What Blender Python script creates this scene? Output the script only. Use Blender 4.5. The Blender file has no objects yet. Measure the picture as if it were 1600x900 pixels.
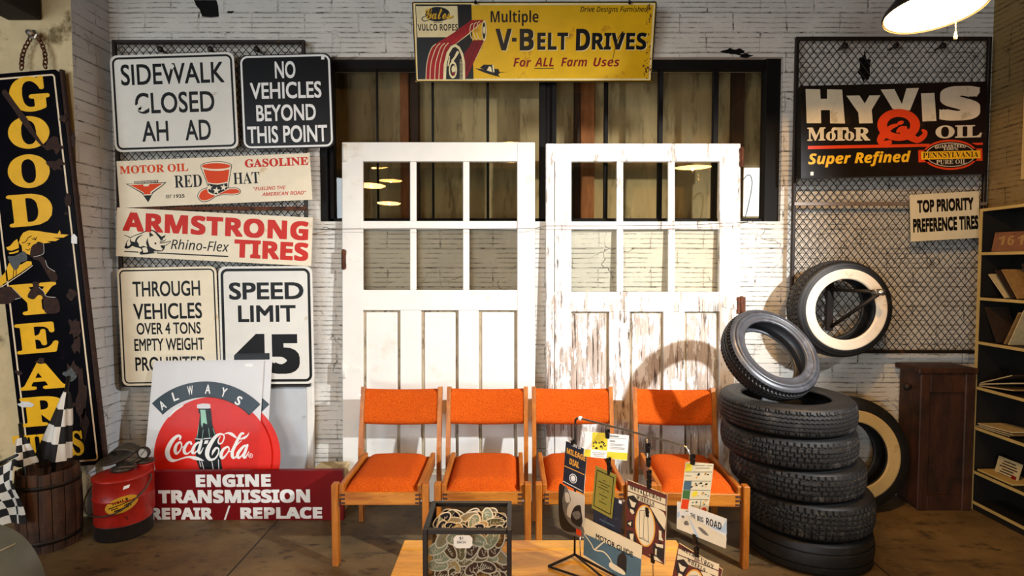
import bpy, bmesh, math, random
from mathutils import Vector, Matrix
from mathutils.geometry import tessellate_polygon

random.seed(7)
SC = bpy.context.scene
COL = SC.collection

# ------------------------------------------------------------------ camera, world, light, exposure
F = 850.0                                   # focal length for a 1600 px wide frame
PITCH = math.atan(35.0 / F)
CAM = Vector((0, 0, 1.6))
FWD = Vector((0, math.cos(PITCH), -math.sin(PITCH)))
UPV = Vector((0, math.sin(PITCH), math.cos(PITCH)))
cd = bpy.data.cameras.new('camera')
cd.sensor_width = 36.0
cd.lens = 36.0 * F / 1600.0
cd.clip_start = 0.05
co = bpy.data.objects.new('camera', cd)
co.location = CAM
co.rotation_euler = (math.pi / 2 - PITCH, 0, 0)
COL.objects.link(co)
SC.camera = co

wd = bpy.data.worlds.new('world')
SC.world = wd
wd.use_nodes = True
bg = wd.node_tree.nodes['Background']
bg.inputs[0].default_value = (1.0, 0.80, 0.58, 1)
bg.inputs[1].default_value = 0.02

SC.view_settings.view_transform = 'Standard'
SC.view_settings.look = 'None'
SC.view_settings.gamma = 1.0
SC.view_settings.use_curve_mapping = False
SC.view_settings.exposure = 0.0


def light(name, kind, loc, target, energy, color, **kw):
    l = bpy.data.lights.new(name, kind)
    l.energy = energy
    l.color = color
    for k, v in kw.items():
        setattr(l, k, v)
    o = bpy.data.objects.new(name, l)
    o.location = loc
    o.rotation_euler = (Vector(target) - Vector(loc)).to_track_quat('-Z', 'Y').to_euler()
    COL.objects.link(o)
    return o


light('track_spot', 'SPOT', (2.75, 0.6, 2.62), (0.30, 3.7, 1.12), 1200, (0.92, 0.96, 1.0),
      spot_size=math.radians(60), spot_blend=1.0, shadow_soft_size=0.06)
light('shopfront_daylight', 'AREA', (-4.3, -2.6, 2.2), (-0.9, 3.7, 0.8), 190, (0.83, 0.92, 1.0),
      shape='RECTANGLE', size=3.0, size_y=2.2)
light('low_front_fill', 'AREA', (-0.95, -2.9, 0.76), (-0.2, 3.0, 0.9), 80, (0.93, 0.97, 1.0),
      shape='RECTANGLE', size=1.2, size_y=0.6)  # added fill for cards, chairs and case; no real doorway behind it

LAMP_COL = (1.0, 0.53, 0.15)


# ------------------------------------------------------------------ pixels to places
def ray(px, py):
    return FWD + Vector((1, 0, 0)) * ((px - 800.0) / F) + UPV * ((450.0 - py) / F)


def at(px, py, Y):
    r = ray(px, py)
    return CAM + r * (Y / r.y)


def hit(px, py, p0, n):
    r = ray(px, py)
    t = (p0 - CAM).dot(n) / r.dot(n)
    return CAM + r * t


def proj(w):
    d = w - CAM
    z = d.dot(FWD)
    return Vector((800 + F * d.x / z, 450 - F * d.dot(UPV) / z))


# ------------------------------------------------------------------ materials
def lin(h):
    h = h.lstrip('#')
    out = []
    for i in (0, 2, 4):
        c = int(h[i:i + 2], 16) / 255.0
        out.append(c / 12.92 if c <= 0.04045 else ((c + 0.055) / 1.055) ** 2.4)
    return tuple(out) + (1.0,)


class N:
    """small node-graph helper"""
    def __init__(s, name):
        s.m = bpy.data.materials.new(name)
        s.m.use_nodes = True
        s.t = s.m.node_tree
        s.b = s.t.nodes['Principled BSDF']
        s.out = s.t.nodes['Material Output']
        s._co = None

    def n(s, kind, **kw):
        o = s.t.nodes.new(kind)
        for k, v in kw.items():
            setattr(o, k, v)
        return o

    def l(s, a, b):
        s.t.links.new(a, b)

    def co(s, scale=(1, 1, 1)):
        if s._co is None:
            s._co = s.n('ShaderNodeTexCoord')
        mp = s.n('ShaderNodeMapping')
        mp.inputs['Scale'].default_value = scale
        s.l(s._co.outputs['Object'], mp.inputs[0])
        return mp.outputs[0]

    def noise(s, scale, detail=5, rough=.6, stretch=(1, 1, 1), vec=None):
        t = s.n('ShaderNodeTexNoise')
        t.inputs['Scale'].default_value = scale
        t.inputs['Detail'].default_value = detail
        t.inputs['Roughness'].default_value = rough
        s.l(vec if vec is not None else s.co(stretch), t.inputs['Vector'])
        return t.outputs['Fac']

    def ramp(s, fac, a, b, va=0.0, vb=1.0):
        r = s.n('ShaderNodeMapRange')
        r.inputs[1].default_value = a
        r.inputs[2].default_value = b
        r.inputs[3].default_value = va
        r.inputs[4].default_value = vb
        s.l(fac, r.inputs[0])
        return r.outputs[0]

    def math(s, op, a, b=None):
        m = s.n('ShaderNodeMath', operation=op)
        for i, v in enumerate((a, b)):
            if v is None:
                continue
            if isinstance(v, (int, float)):
                m.inputs[i].default_value = v
            else:
                s.l(v, m.inputs[i])
        return m.outputs[0]

    def mix(s, fac, a, b):
        m = s.n('ShaderNodeMix', data_type='RGBA')
        if isinstance(fac, (int, float)):
            m.inputs[0].default_value = fac
        else:
            s.l(fac, m.inputs[0])
        for i, v in ((6, a), (7, b)):
            if isinstance(v, tuple):
                m.inputs[i].default_value = v
            else:
                s.l(v, m.inputs[i])
        return m.outputs[2]

    def bump(s, h, strength=.3, dist=.01):
        b = s.n('ShaderNodeBump')
        b.inputs['Strength'].default_value = strength
        b.inputs['Distance'].default_value = dist
        s.l(h, b.inputs['Height'])
        s.l(b.outputs[0], s.b.inputs['Normal'])

    def base(s, c):
        if isinstance(c, tuple):
            s.b.inputs['Base Color'].default_value = c
        else:
            s.l(c, s.b.inputs['Base Color'])


def scale_c(c, k):
    return tuple(min(1, x * k) for x in c[:3]) + (1.0,)


def mat(name, col, rough=.55, metal=0.0, var=.12, vs=9, bump=0.0, bs=60, stain=None, stretch=(1, 1, 1), spec=.5):
    """plain surface with tonal variation, optional stains (colour, low, high, scale) and bump"""
    g = N(name)
    c = lin(col)
    f = g.ramp(g.noise(vs, 6, .62, stretch), .3, .7)
    cc = g.mix(f, scale_c(c, 1 - var), scale_c(c, 1 + var))
    if stain:
        for (sc, lo, hi, ss) in (stain if isinstance(stain, list) else [stain]):
            cc = g.mix(g.ramp(g.noise(ss, 8, .7, stretch), lo, hi), cc, lin(sc))
    g.base(cc)
    g.b.inputs['Roughness'].default_value = rough
    g.b.inputs['Metallic'].default_value = metal
    g.b.inputs['Specular IOR Level'].default_value = spec
    if bump:
        g.bump(g.noise(bs, 6, .6, stretch), bump, .004)
    return g.m


def glass_mat(name, tint=(1, 1, 1, 1), ior=1.45, rough=.01):
    g = N(name)
    tr = g.n('ShaderNodeBsdfTransparent')
    tr.inputs[0].default_value = tint
    gl = g.n('ShaderNodeBsdfGlossy')
    gl.inputs['Roughness'].default_value = rough
    fr = g.n('ShaderNodeFresnel')
    fr.inputs[0].default_value = ior
    mx = g.n('ShaderNodeMixShader')
    g.l(fr.outputs[0], mx.inputs[0])
    g.l(tr.outputs[0], mx.inputs[1])
    g.l(gl.outputs[0], mx.inputs[2])
    g.l(mx.outputs[0], g.out.inputs[0])
    return g.m


def emit_mat(name, col, strength):
    g = N(name)
    g.b.inputs['Base Color'].default_value = (.8, .8, .8, 1)
    g.b.inputs['Emission Color'].default_value = tuple(col) + (1.0,)
    g.b.inputs['Emission Strength'].default_value = strength
    return g.m


def wall_mat(name, paint, dirt, groove=.033):
    """painted scored hollow-tile masonry: courses, horizontal scores, hairline cracks, bare spots"""
    g = N(name)
    tc = g.n('ShaderNodeTexCoord')
    sx = g.n('ShaderNodeSeparateXYZ')
    g.l(tc.outputs['Object'], sx.inputs[0])
    u = g.math('ADD', sx.outputs[0], sx.outputs[1])
    cb = g.n('ShaderNodeCombineXYZ')
    g.l(u, cb.inputs[0])
    g.l(sx.outputs[2], cb.inputs[1])
    # wobble
    nz = g.n('ShaderNodeTexNoise')
    nz.inputs['Scale'].default_value = 5
    nz.inputs['Detail'].default_value = 5
    g.l(cb.outputs[0], nz.inputs['Vector'])
    sub = g.n('ShaderNodeVectorMath', operation='SUBTRACT')
    g.l(nz.outputs['Color'], sub.inputs[0])
    sub.inputs[1].default_value = (.5, .5, .5)
    mul = g.n('ShaderNodeVectorMath', operation='MULTIPLY')
    g.l(sub.outputs[0], mul.inputs[0])
    mul.inputs[1].default_value = (.03, .014, 0)
    add = g.n('ShaderNodeVectorMath', operation='ADD')
    g.l(cb.outputs[0], add.inputs[0])
    g.l(mul.outputs[0], add.inputs[1])
    vec = add.outputs[0]
    br = g.n('ShaderNodeTexBrick')
    br.inputs['Scale'].default_value = 1
    br.inputs['Brick Width'].default_value = .36
    br.inputs['Row Height'].default_value = .132
    br.inputs['Mortar Size'].default_value = .0055
    br.inputs['Mortar Smooth'].default_value = .35
    br.offset = .5
    g.l(vec, br.inputs['Vector'])
    s2 = g.n('ShaderNodeSeparateXYZ')
    g.l(vec, s2.inputs[0])
    saw = g.math('PINGPONG', s2.outputs[1], groove / 2)
    line = g.ramp(saw, 0.0, .0045, 1, 0)
    keep = g.ramp(g.noise(7, 4, .6, vec=vec), .40, .56)
    line = g.math('MULTIPLY', line, keep)
    vo = g.n('ShaderNodeTexVoronoi', feature='DISTANCE_TO_EDGE')
    vo.inputs['Scale'].default_value = 4.2
    n3 = g.n('ShaderNodeTexNoise')
    n3.inputs['Scale'].default_value = 4.0
    n3.inputs['Detail'].default_value = 7
    g.l(cb.outputs[0], n3.inputs['Vector'])
    sb3 = g.n('ShaderNodeVectorMath', operation='SCALE')
    g.l(n3.outputs['Color'], sb3.inputs[0])
    sb3.inputs['Scale'].default_value = .34
    ad3 = g.n('ShaderNodeVectorMath', operation='ADD')
    g.l(cb.outputs[0], ad3.inputs[0])
    g.l(sb3.outputs[0], ad3.inputs[1])
    g.l(ad3.outputs[0], vo.inputs['Vector'])
    crack = g.ramp(vo.outputs[0], .0, .012, 1, 0)
    crack = g.math('MULTIPLY', crack, g.ramp(g.noise(2.6, 3, .6, vec=vec), .53, .62))
    dark = g.math('MAXIMUM', g.math('MULTIPLY', line, g.ramp(g.noise(22, 4, .7, vec=vec), .42, .62)), crack)
    dark = g.math('MAXIMUM', dark, g.math('MULTIPLY', br.outputs['Fac'], g.ramp(g.noise(15, 4, .7, vec=vec), .5, .66)))
    c = g.mix(g.ramp(g.noise(3.2, 6, .65, vec=vec), .3, .72), scale_c(lin(paint), .80), lin(paint))
    c = g.mix(g.ramp(g.noise(11, 7, .7, vec=vec), .66, .74), c, lin('#a89878'))
    c = g.mix(g.math('MULTIPLY', dark, .9), c, lin(dirt))
    g.base(c)
    g.b.inputs['Roughness'].default_value = .72
    g.b.inputs['Specular IOR Level'].default_value = .25
    h = g.math('SUBTRACT', g.math('MULTIPLY', g.noise(30, 6, .65, vec=vec), .45),
               g.math('ADD', g.math('MULTIPLY', line, .55), g.math('MULTIPLY', br.outputs['Fac'], .8)))
    h = g.math('SUBTRACT', h, g.math('MULTIPLY', crack, .4))
    g.bump(h, .8, .012)
    return g.m


def peel_mat(name, lo, hi, c0, c1):
    """old white paint flaking off in vertical splinters from brown wood"""
    g = N(name)
    a = g.noise(3.2, 8, .68, (3.5, 3.5, .9))
    b = g.noise(26, 6, .7, (1.9, 1.9, .22))
    sx = g.n('ShaderNodeSeparateXYZ')
    g.l(g.co(), sx.inputs[0])
    low = g.ramp(sx.outputs[2], .9, 1.8, .03, -.004)
    f = g.math('ADD', g.math('ADD', g.math('MULTIPLY', a, .62), g.math('MULTIPLY', b, .38)), low)
    peel = g.ramp(f, lo, hi)
    wood = g.mix(g.ramp(g.noise(6, 6, .65, (4, 4, .5)), .35, .65), lin('#9c8a7a'), lin('#c9bbae'))
    paint = g.mix(g.ramp(g.noise(4, 6, .6), .3, .7), lin('#dfdcd4'), lin('#eeece7'))
    c = g.mix(peel, paint, wood)
    cr = g.ramp(g.noise(34, 4, .7, (1.6, 1.6, .06)), .545, .60)
    cr = g.math('MULTIPLY', cr, g.ramp(g.math('ADD', a, low), c0, c1))
    c = g.mix(cr, c, lin('#3a2a1c'))
    g.base(c)
    g.b.inputs['Roughness'].default_value = .6
    g.bump(g.math('SUBTRACT', g.math('MULTIPLY', g.noise(40, 4, .6, (1, 1, .2)), .2), g.math('ADD', peel, cr)), .5, .004)
    return g.m


def wood_mat(name, a, b, scale=5, stretch=(6, 1, 6), rough=.45, dark=None, bump=.15):
    g = N(name)
    n1 = g.noise(scale, 7, .68, stretch)
    c = g.mix(g.ramp(n1, .32, .68), lin(a), lin(b))
    n2 = g.noise(scale * 7, 4, .6, stretch)
    c = g.mix(g.ramp(n2, .58, .72, 0, .55), c, scale_c(lin(a), .55))
    if dark:
        c = g.mix(g.ramp(g.noise(3.3, 7, .7), .48, .66), c, lin(dark))
    g.base(c)
    g.b.inputs['Roughness'].default_value = rough
    g.bump(n2, bump, .003)
    return g.m


MT = {}


def build_materials():
    m = MT
    m['wall'] = wall_mat('painted_tile_wall', '#dedad0', '#33261a')
    m['pier'] = wall_mat('painted_pier_wall', '#d5d8dc', '#3d352c', .066)
    m['pier_front'] = mat('stained_pier_paint', '#cbb68a', .75, stain=[('#6d5a34', .55, .66, 3.5), ('#2c241a', .66, .72, 6)], bump=.5, bs=14)
    m['wall_r'] = wall_mat('tan_tile_wall', '#957a4c', '#33240f')
    m['ceiling'] = mat('ceiling_dark', '#2a241c', .9)
    m['beam'] = mat('old_beam', '#1c1510', .8, bump=.4, bs=20)
    # concrete floor
    g = N('concrete_floor')
    c = g.mix(g.ramp(g.noise(1.3, 9, .68), .34, .68), lin('#46361f'), lin('#7e6844'))
    c = g.mix(g.ramp(g.noise(5, 8, .72, (1, 2.2, 1)), .53, .66), c, lin('#2c2115'))
    c = g.mix(g.ramp(g.noise(16, 7, .72), .60, .72, 0, .6), c, lin('#7d6846'))
    c = g.mix(g.ramp(g.noise(9, 3, .5, (1, 1.6, 1)), .68, .71, 0, .75), c, lin('#1d160e'))
    sx = g.n('ShaderNodeSeparateXYZ')
    g.l(g.co(), sx.inputs[0])
    j = None
    for X in (-1.47, -3.2, 1.95):
        k = g.ramp(g.math('ABSOLUTE', g.math('ADD', sx.outputs[0], -X)), .003, .007, 1, 0)
        j = k if j is None else g.math('MAXIMUM', j, k)
    c = g.mix(j, c, lin('#15100a'))
    g.base(c)
    g.b.inputs['Roughness'].default_value = .62
    g.bump(g.math('SUBTRACT', g.noise(35, 8, .7), j), .35, .006)
    m['floor'] = g.m
    m['black_steel'] = mat('black_steel', '#0d0b09', .6, spec=.15, stain=('#24150b', .62, .74, 12), bump=.2)
    m['ply'] = mat('drab_sheet', '#b39f76', .7, var=.25, vs=3, stain=('#7d6a48', .52, .66, 5), stretch=(2.5, 1, .5))
    m['stud'] = wood_mat('stud_wood', '#7a4520', '#a86a38', 4, (6, 6, 1), .7)
    m['stud_dark'] = wood_mat('stud_dark', '#2e1a10', '#4a2c1a', 4, (6, 6, 1), .7)
    m['outdoor'] = emit_mat('daylit_opening', (.92, .96, 1.0), 1.6)
    m['glass'] = glass_mat('old_glass', (.93, .92, .88, 1), 1.5)
    m['clear'] = glass_mat('clear_plastic', (.98, .98, .98, 1), 1.10, .08)
    m['door_white'] = mat('door_white_paint', '#dfdcd3', .5, spec=.3, var=.05, vs=5, stain=[('#cfc6b4', .56, .70, 4), ('#4a3a2a', .715, .745, 17)], bump=.15, bs=30)
    m['door_peel'] = peel_mat('door_peeling_paint', .542, .556, .53, .60)
    m['door_peel_more'] = peel_mat('door_flaking_panel', .512, .528, .46, .60)
    m['door_dirt_shade'] = mat('door_dirty_shaded_recess', '#a89a80', .7, var=.2, vs=20, stain=('#4b3c28', .52, .66, 14), stretch=(2, 2, .5))  # dirt plus groove shade, painted into the recessed panel borders
    m['rust'] = mat('rust_iron', '#5a2f16', .85, var=.4, vs=40, stain=('#24120a', .5, .62, 25), bump=.6)
    m['rust_dark'] = mat('rust_chip', '#2c160c', .85, var=.4, vs=40, stain=('#4d2a17', .55, .65, 30), bump=.6)
    m['bare_metal'] = mat('bare_grey_chip', '#4c504f', .6, var=.3, vs=40, stain=('#22201d', .55, .65, 40))
    m['chip_white'] = mat('bare_white_chip', '#d8d8d2', .6)
    m['sign_white'] = mat('road_sign_white', '#dedcd2', .38, spec=.18, var=.04, stain=('#bcae90', .64, .74, 6))
    m['sign_cream'] = mat('old_sign_cream', '#e8dcc0', .45, spec=.18, var=.05, stain=[('#c9a878', .62, .74, 5), ('#8a4a18', .72, .76, 14)])
    m['sign_black'] = mat('road_sign_black', '#0c0c0d', .35, var=.2, spec=.22)
    m['ink'] = mat('black_ink', '#0d0c0b', .45, var=.2, spec=.22, stain=('#3a342c', .70, .74, 60))
    m['ink_white'] = mat('white_ink', '#e6e6e2', .4, var=.04)
    m['enamel_navy'] = mat('enamel_navy', '#08070d', .22, var=.3, spec=.22, stain=('#1c1216', .62, .7, 9))
    m['enamel_yellow'] = mat('enamel_yellow', '#f2b818', .35, var=.08, vs=14, stain=('#9a6a14', .66, .74, 12))
    m['enamel_cream'] = mat('enamel_cream', '#e9d2ae', .4, stain=('#6b3c1c', .66, .72, 18))
    m['red_print'] = mat('red_print', '#c6281a', .45, spec=.18, var=.06, stain=('#d9694e', .66, .74, 40))
    m['orange_print'] = mat('orange_print', '#d84410', .45, var=.08, spec=.15)
    m['coke_red'] = mat('poster_red', '#d6210f', .4, spec=.18, var=.10, vs=8)
    m['coke_band'] = mat('poster_slate', '#36434a', .45, spec=.18, var=.06)
    m['poster'] = mat('poster_white', '#dcdad8', .5, spec=.18, var=.03)
    m['bottle'] = mat('bottle_black', '#0b0d0c', .4, spec=.18)
    m['bottle_green'] = mat('bottle_green', '#8fc3a4', .4)
    m['maroon'] = mat('maroon_sign', '#6d0f12', .4, spec=.18, var=.14, vs=4)
    m['vb_yellow'] = mat('embossed_yellow', '#dcac08', .42, spec=.25, var=.10, vs=7, stain=[('#a8700e', .58, .70, 7), ('#3b1c0a', .68, .715, 16)])
    m['vb_cream'] = mat('embossed_cream', '#e6d6a2', .4, spec=.18, stain=('#8b5e28', .68, .75, 14))
    m['vb_red'] = mat('embossed_red', '#a3141a', .38, spec=.18, var=.2, vs=18)
    m['vb_darkred'] = mat('embossed_dark_red', '#7d0d14', .4, spec=.18, var=.2)
    m['hy_black'] = mat('painted_tin_black', '#171310', .30, var=.25, spec=.22, stain=[('#2f2519', .58, .7, 9)])
    m['hy_cream'] = mat('tin_cream', '#d8cdb0', .42, var=.12, vs=6, stain=('#8f7d4e', .58, .74, 7))
    m['hy_orange'] = mat('tin_orange', '#dd4218', .38, var=.08)
    m['hy_yellow'] = mat('tin_yellow', '#f0bb22', .38, var=.08)
    m['top_cream'] = mat('card_cream', '#d9cfae', .55, var=.05)
    m['wire'] = mat('dark_wire', '#1b140f', .55, metal=.4, stain=('#4a2a17', .6, .7, 30))
    m['frame_iron'] = mat('frame_iron', '#221a15', .55, metal=.3, stain=('#5a3620', .58, .7, 14))
    m['bar_iron'] = mat('bar_iron', '#8b8078', .45, metal=.5, stain=('#6a3a22', .58, .66, 18))
    m['string'] = mat('string_wire', '#5a5148', .5, metal=.5)
    m['oak'] = wood_mat('orange_oak', '#8a4710', '#bd7424', 5, (5, .9, 5), .4)
    m['oak_v'] = wood_mat('orange_oak_upright', '#8a4710', '#bb7222', 5, (6, 6, .8), .4)
    m['oak_x'] = wood_mat('orange_oak_cross', '#8a4710', '#c47c2a', 5, (.8, 6, 6), .4)
    g = N('orange_tweed')
    t = g.noise(170, 3, .7)
    c = g.mix(g.ramp(t, .35, .65), lin('#a53c07'), lin('#dc6614'))
    c = g.mix(g.ramp(g.noise(5, 4, .6), .3, .7, 0, .35), c, lin('#b03c06'))
    g.base(c)
    g.b.inputs['Roughness'].default_value = .95
    g.b.inputs['Specular IOR Level'].default_value = .15
    g.bump(t, .8, .006)
    m['tweed'] = g.m
    m['table'] = wood_mat('honey_table', '#cb8a1a', '#f4bd42', 3.2, (.7, 5, 5), .32)
    m['rubber'] = mat('tire_rubber', '#101010', .55, var=.25, vs=20, stain=('#262422', .56, .70, 12), bump=.15, bs=90)
    m['rubber_worn'] = mat('tire_tread', '#161412', .6, var=.3, vs=30, stain=('#46413a', .54, .68, 16), bump=.25, bs=90)
    m['rubber_grey'] = mat('tire_grey_rubber', '#393a3e', .36, var=.2, vs=14, stain=('#55565a', .55, .68, 8))
    m['whitewall'] = mat('whitewall', '#e6d8c0', .5, var=.06, stain=('#b79c6c', .6, .74, 7))
    m['ww_old'] = mat('whitewall_yellowed', '#cbb27a', .55, var=.1, stain=('#8a7038', .6, .74, 9))
    m['case_black'] = mat('case_black', '#0d0c0c', .4)
    m['crate'] = wood_mat('crate_brown', '#22120a', '#4c2814', 4, (3, 3, .8), .6, '#120a06', .4)
    m['shelf_black'] = mat('bookcase_black', '#0f0c08', .6)
    m['shelf_edge'] = mat('bookcase_edge', '#b49a5c', .55)
    m['keg'] = wood_mat('keg_wood', '#24150b', '#5a3820', 5, (5, 5, .6), .75, '#140c07', .5)
    m['keg_hoop'] = mat('keg_hoop', '#1e1712', .6, metal=.5, stain=('#44301c', .5, .65, 20))
    m['can_red'] = mat('can_red', '#9d1c10', .42, var=.22, vs=12, stain=[('#38160d', .60, .68, 16), ('#5a1a10', .55, .68, 5)])
    m['can_base'] = mat('can_base', '#1b1512', .6, stain=('#33221a', .55, .68, 14))
    m['can_metal'] = mat('can_metal', '#4c4438', .5, metal=.6, stain=('#2a2018', .5, .65, 20), bump=.2)
    m['label_yellow'] = mat('oval_label', '#c9951c', .5, stain=('#7a5412', .6, .72, 40))
    m['cloth_white'] = mat('flag_white', '#d9d6cc', .8, var=.05, stain=('#a08a5c', .66, .74, 9))
    m['cloth_black'] = mat('flag_black', '#0c0b0b', .8)
    m['hood'] = mat('hood_green_grey', '#5d6766', .35, var=.15, vs=5, stain=('#23292a', .58, .7, 12))
    m['hood_edge'] = mat('hood_crease_highlight', '#b9b6a4', .45)  # pale colour paints a highlight onto the hood's crease lines
    m['grey_panel'] = mat('grey_board', '#b9bdc0', .6, var=.06, stain=('#8f8574', .64, .74, 6))
    m['chrome'] = mat('dull_chrome', '#b8b0a4', .22, metal=.9, var=.05)
    m['paper'] = mat('paper', '#dedacd', .6, var=.04)
    m['paper_w'] = mat('white_paper', '#f0efe9', .6, var=.03)
    m['navy_card'] = mat('navy_card', '#1c2130', .55, var=.3, vs=25, stain=('#3b4152', .58, .7, 40))
    m['olive_card'] = mat('olive_card', '#8d8230', .6, var=.08)
    m['card_orange'] = mat('card_orange', '#e8a53a', .6)
    m['card_yellow'] = mat('card_yellow', '#e6cf2e', .6, var=.1)
    m['card_teal'] = mat('card_teal', '#4a6672', .6, var=.1)
    m['card_blue'] = mat('card_blue', '#a9bccb', .6)
    m['card_brown'] = mat('card_brown', '#5e2418', .6, var=.1)
    m['card_cream'] = mat('card_pale', '#e3d3ac', .6, var=.05)
    m['card_green'] = mat('card_green', '#3f6a32', .6)
    m['card_grey'] = mat('photo_grey', '#6f675c', .55, var=.4, vs=30)
    m['photo_dark'] = mat('photo_dark', '#1f1a17', .55)
    m['photo_light'] = mat('photo_light', '#cbbfa8', .55)
    m['sand'] = mat('road_sand', '#d9cdb0', .6)
    m['patch_edge'] = mat('patch_border', '#eee8d8', .85)
    m['patch_olive'] = mat('patch_olive', '#5c604a', .9, var=.15, vs=60)
    m['patch_navy'] = mat('patch_navy', '#10132c', .9, var=.15, vs=60)
    m['patch_green'] = mat('patch_sage', '#8b9c88', .9, var=.15, vs=60)
    m['patch_black'] = mat('patch_black', '#121313', .9, var=.15, vs=60)
    m['patch_grey'] = mat('patch_stone', '#8c8a7c', .9, var=.15, vs=60)
    m['patch_brown'] = mat('patch_brown', '#4a2f22', .9, var=.15, vs=60)
    m['patch_tan'] = mat('patch_tan', '#b59a68', .9, var=.15, vs=60)
    m['thread_w'] = mat('thread_pale', '#e2e0d2', .9)
    m['thread_g'] = mat('thread_gold', '#b7a05a', .9)
    m['frame_red'] = mat('poster_red_frame', '#8e1d0c', .5, var=.1)
    m['frame_cream'] = mat('poster_cream_edge', '#c9a96a', .5)
    m['lamp_shade'] = mat('lamp_shade_iron', '#1a1512', .5, metal=.3)
    m['lamp_glow'] = emit_mat('lamp_diffuser', LAMP_COL, 60)
    m['cord'] = mat('pale_cord', '#c9b48a', .6)
    m['rubber_cable'] = mat('black_cable', '#0e0d0d', .5)
    m['mag_a'] = mat('magazine_tan', '#8a6a3c', .6, var=.3, vs=30)
    m['mag_b'] = mat('magazine_dark', '#2b1d12', .6, var=.3, vs=30)
    m['mag_c'] = mat('magazine_pale', '#b7a67c', .6, var=.2, vs=30)
    m['plate_rust'] = mat('plate_rusty', '#6b4024', .6, var=.3, vs=14, stain=('#2f1a10', .52, .66, 18))


build_materials()


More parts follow.
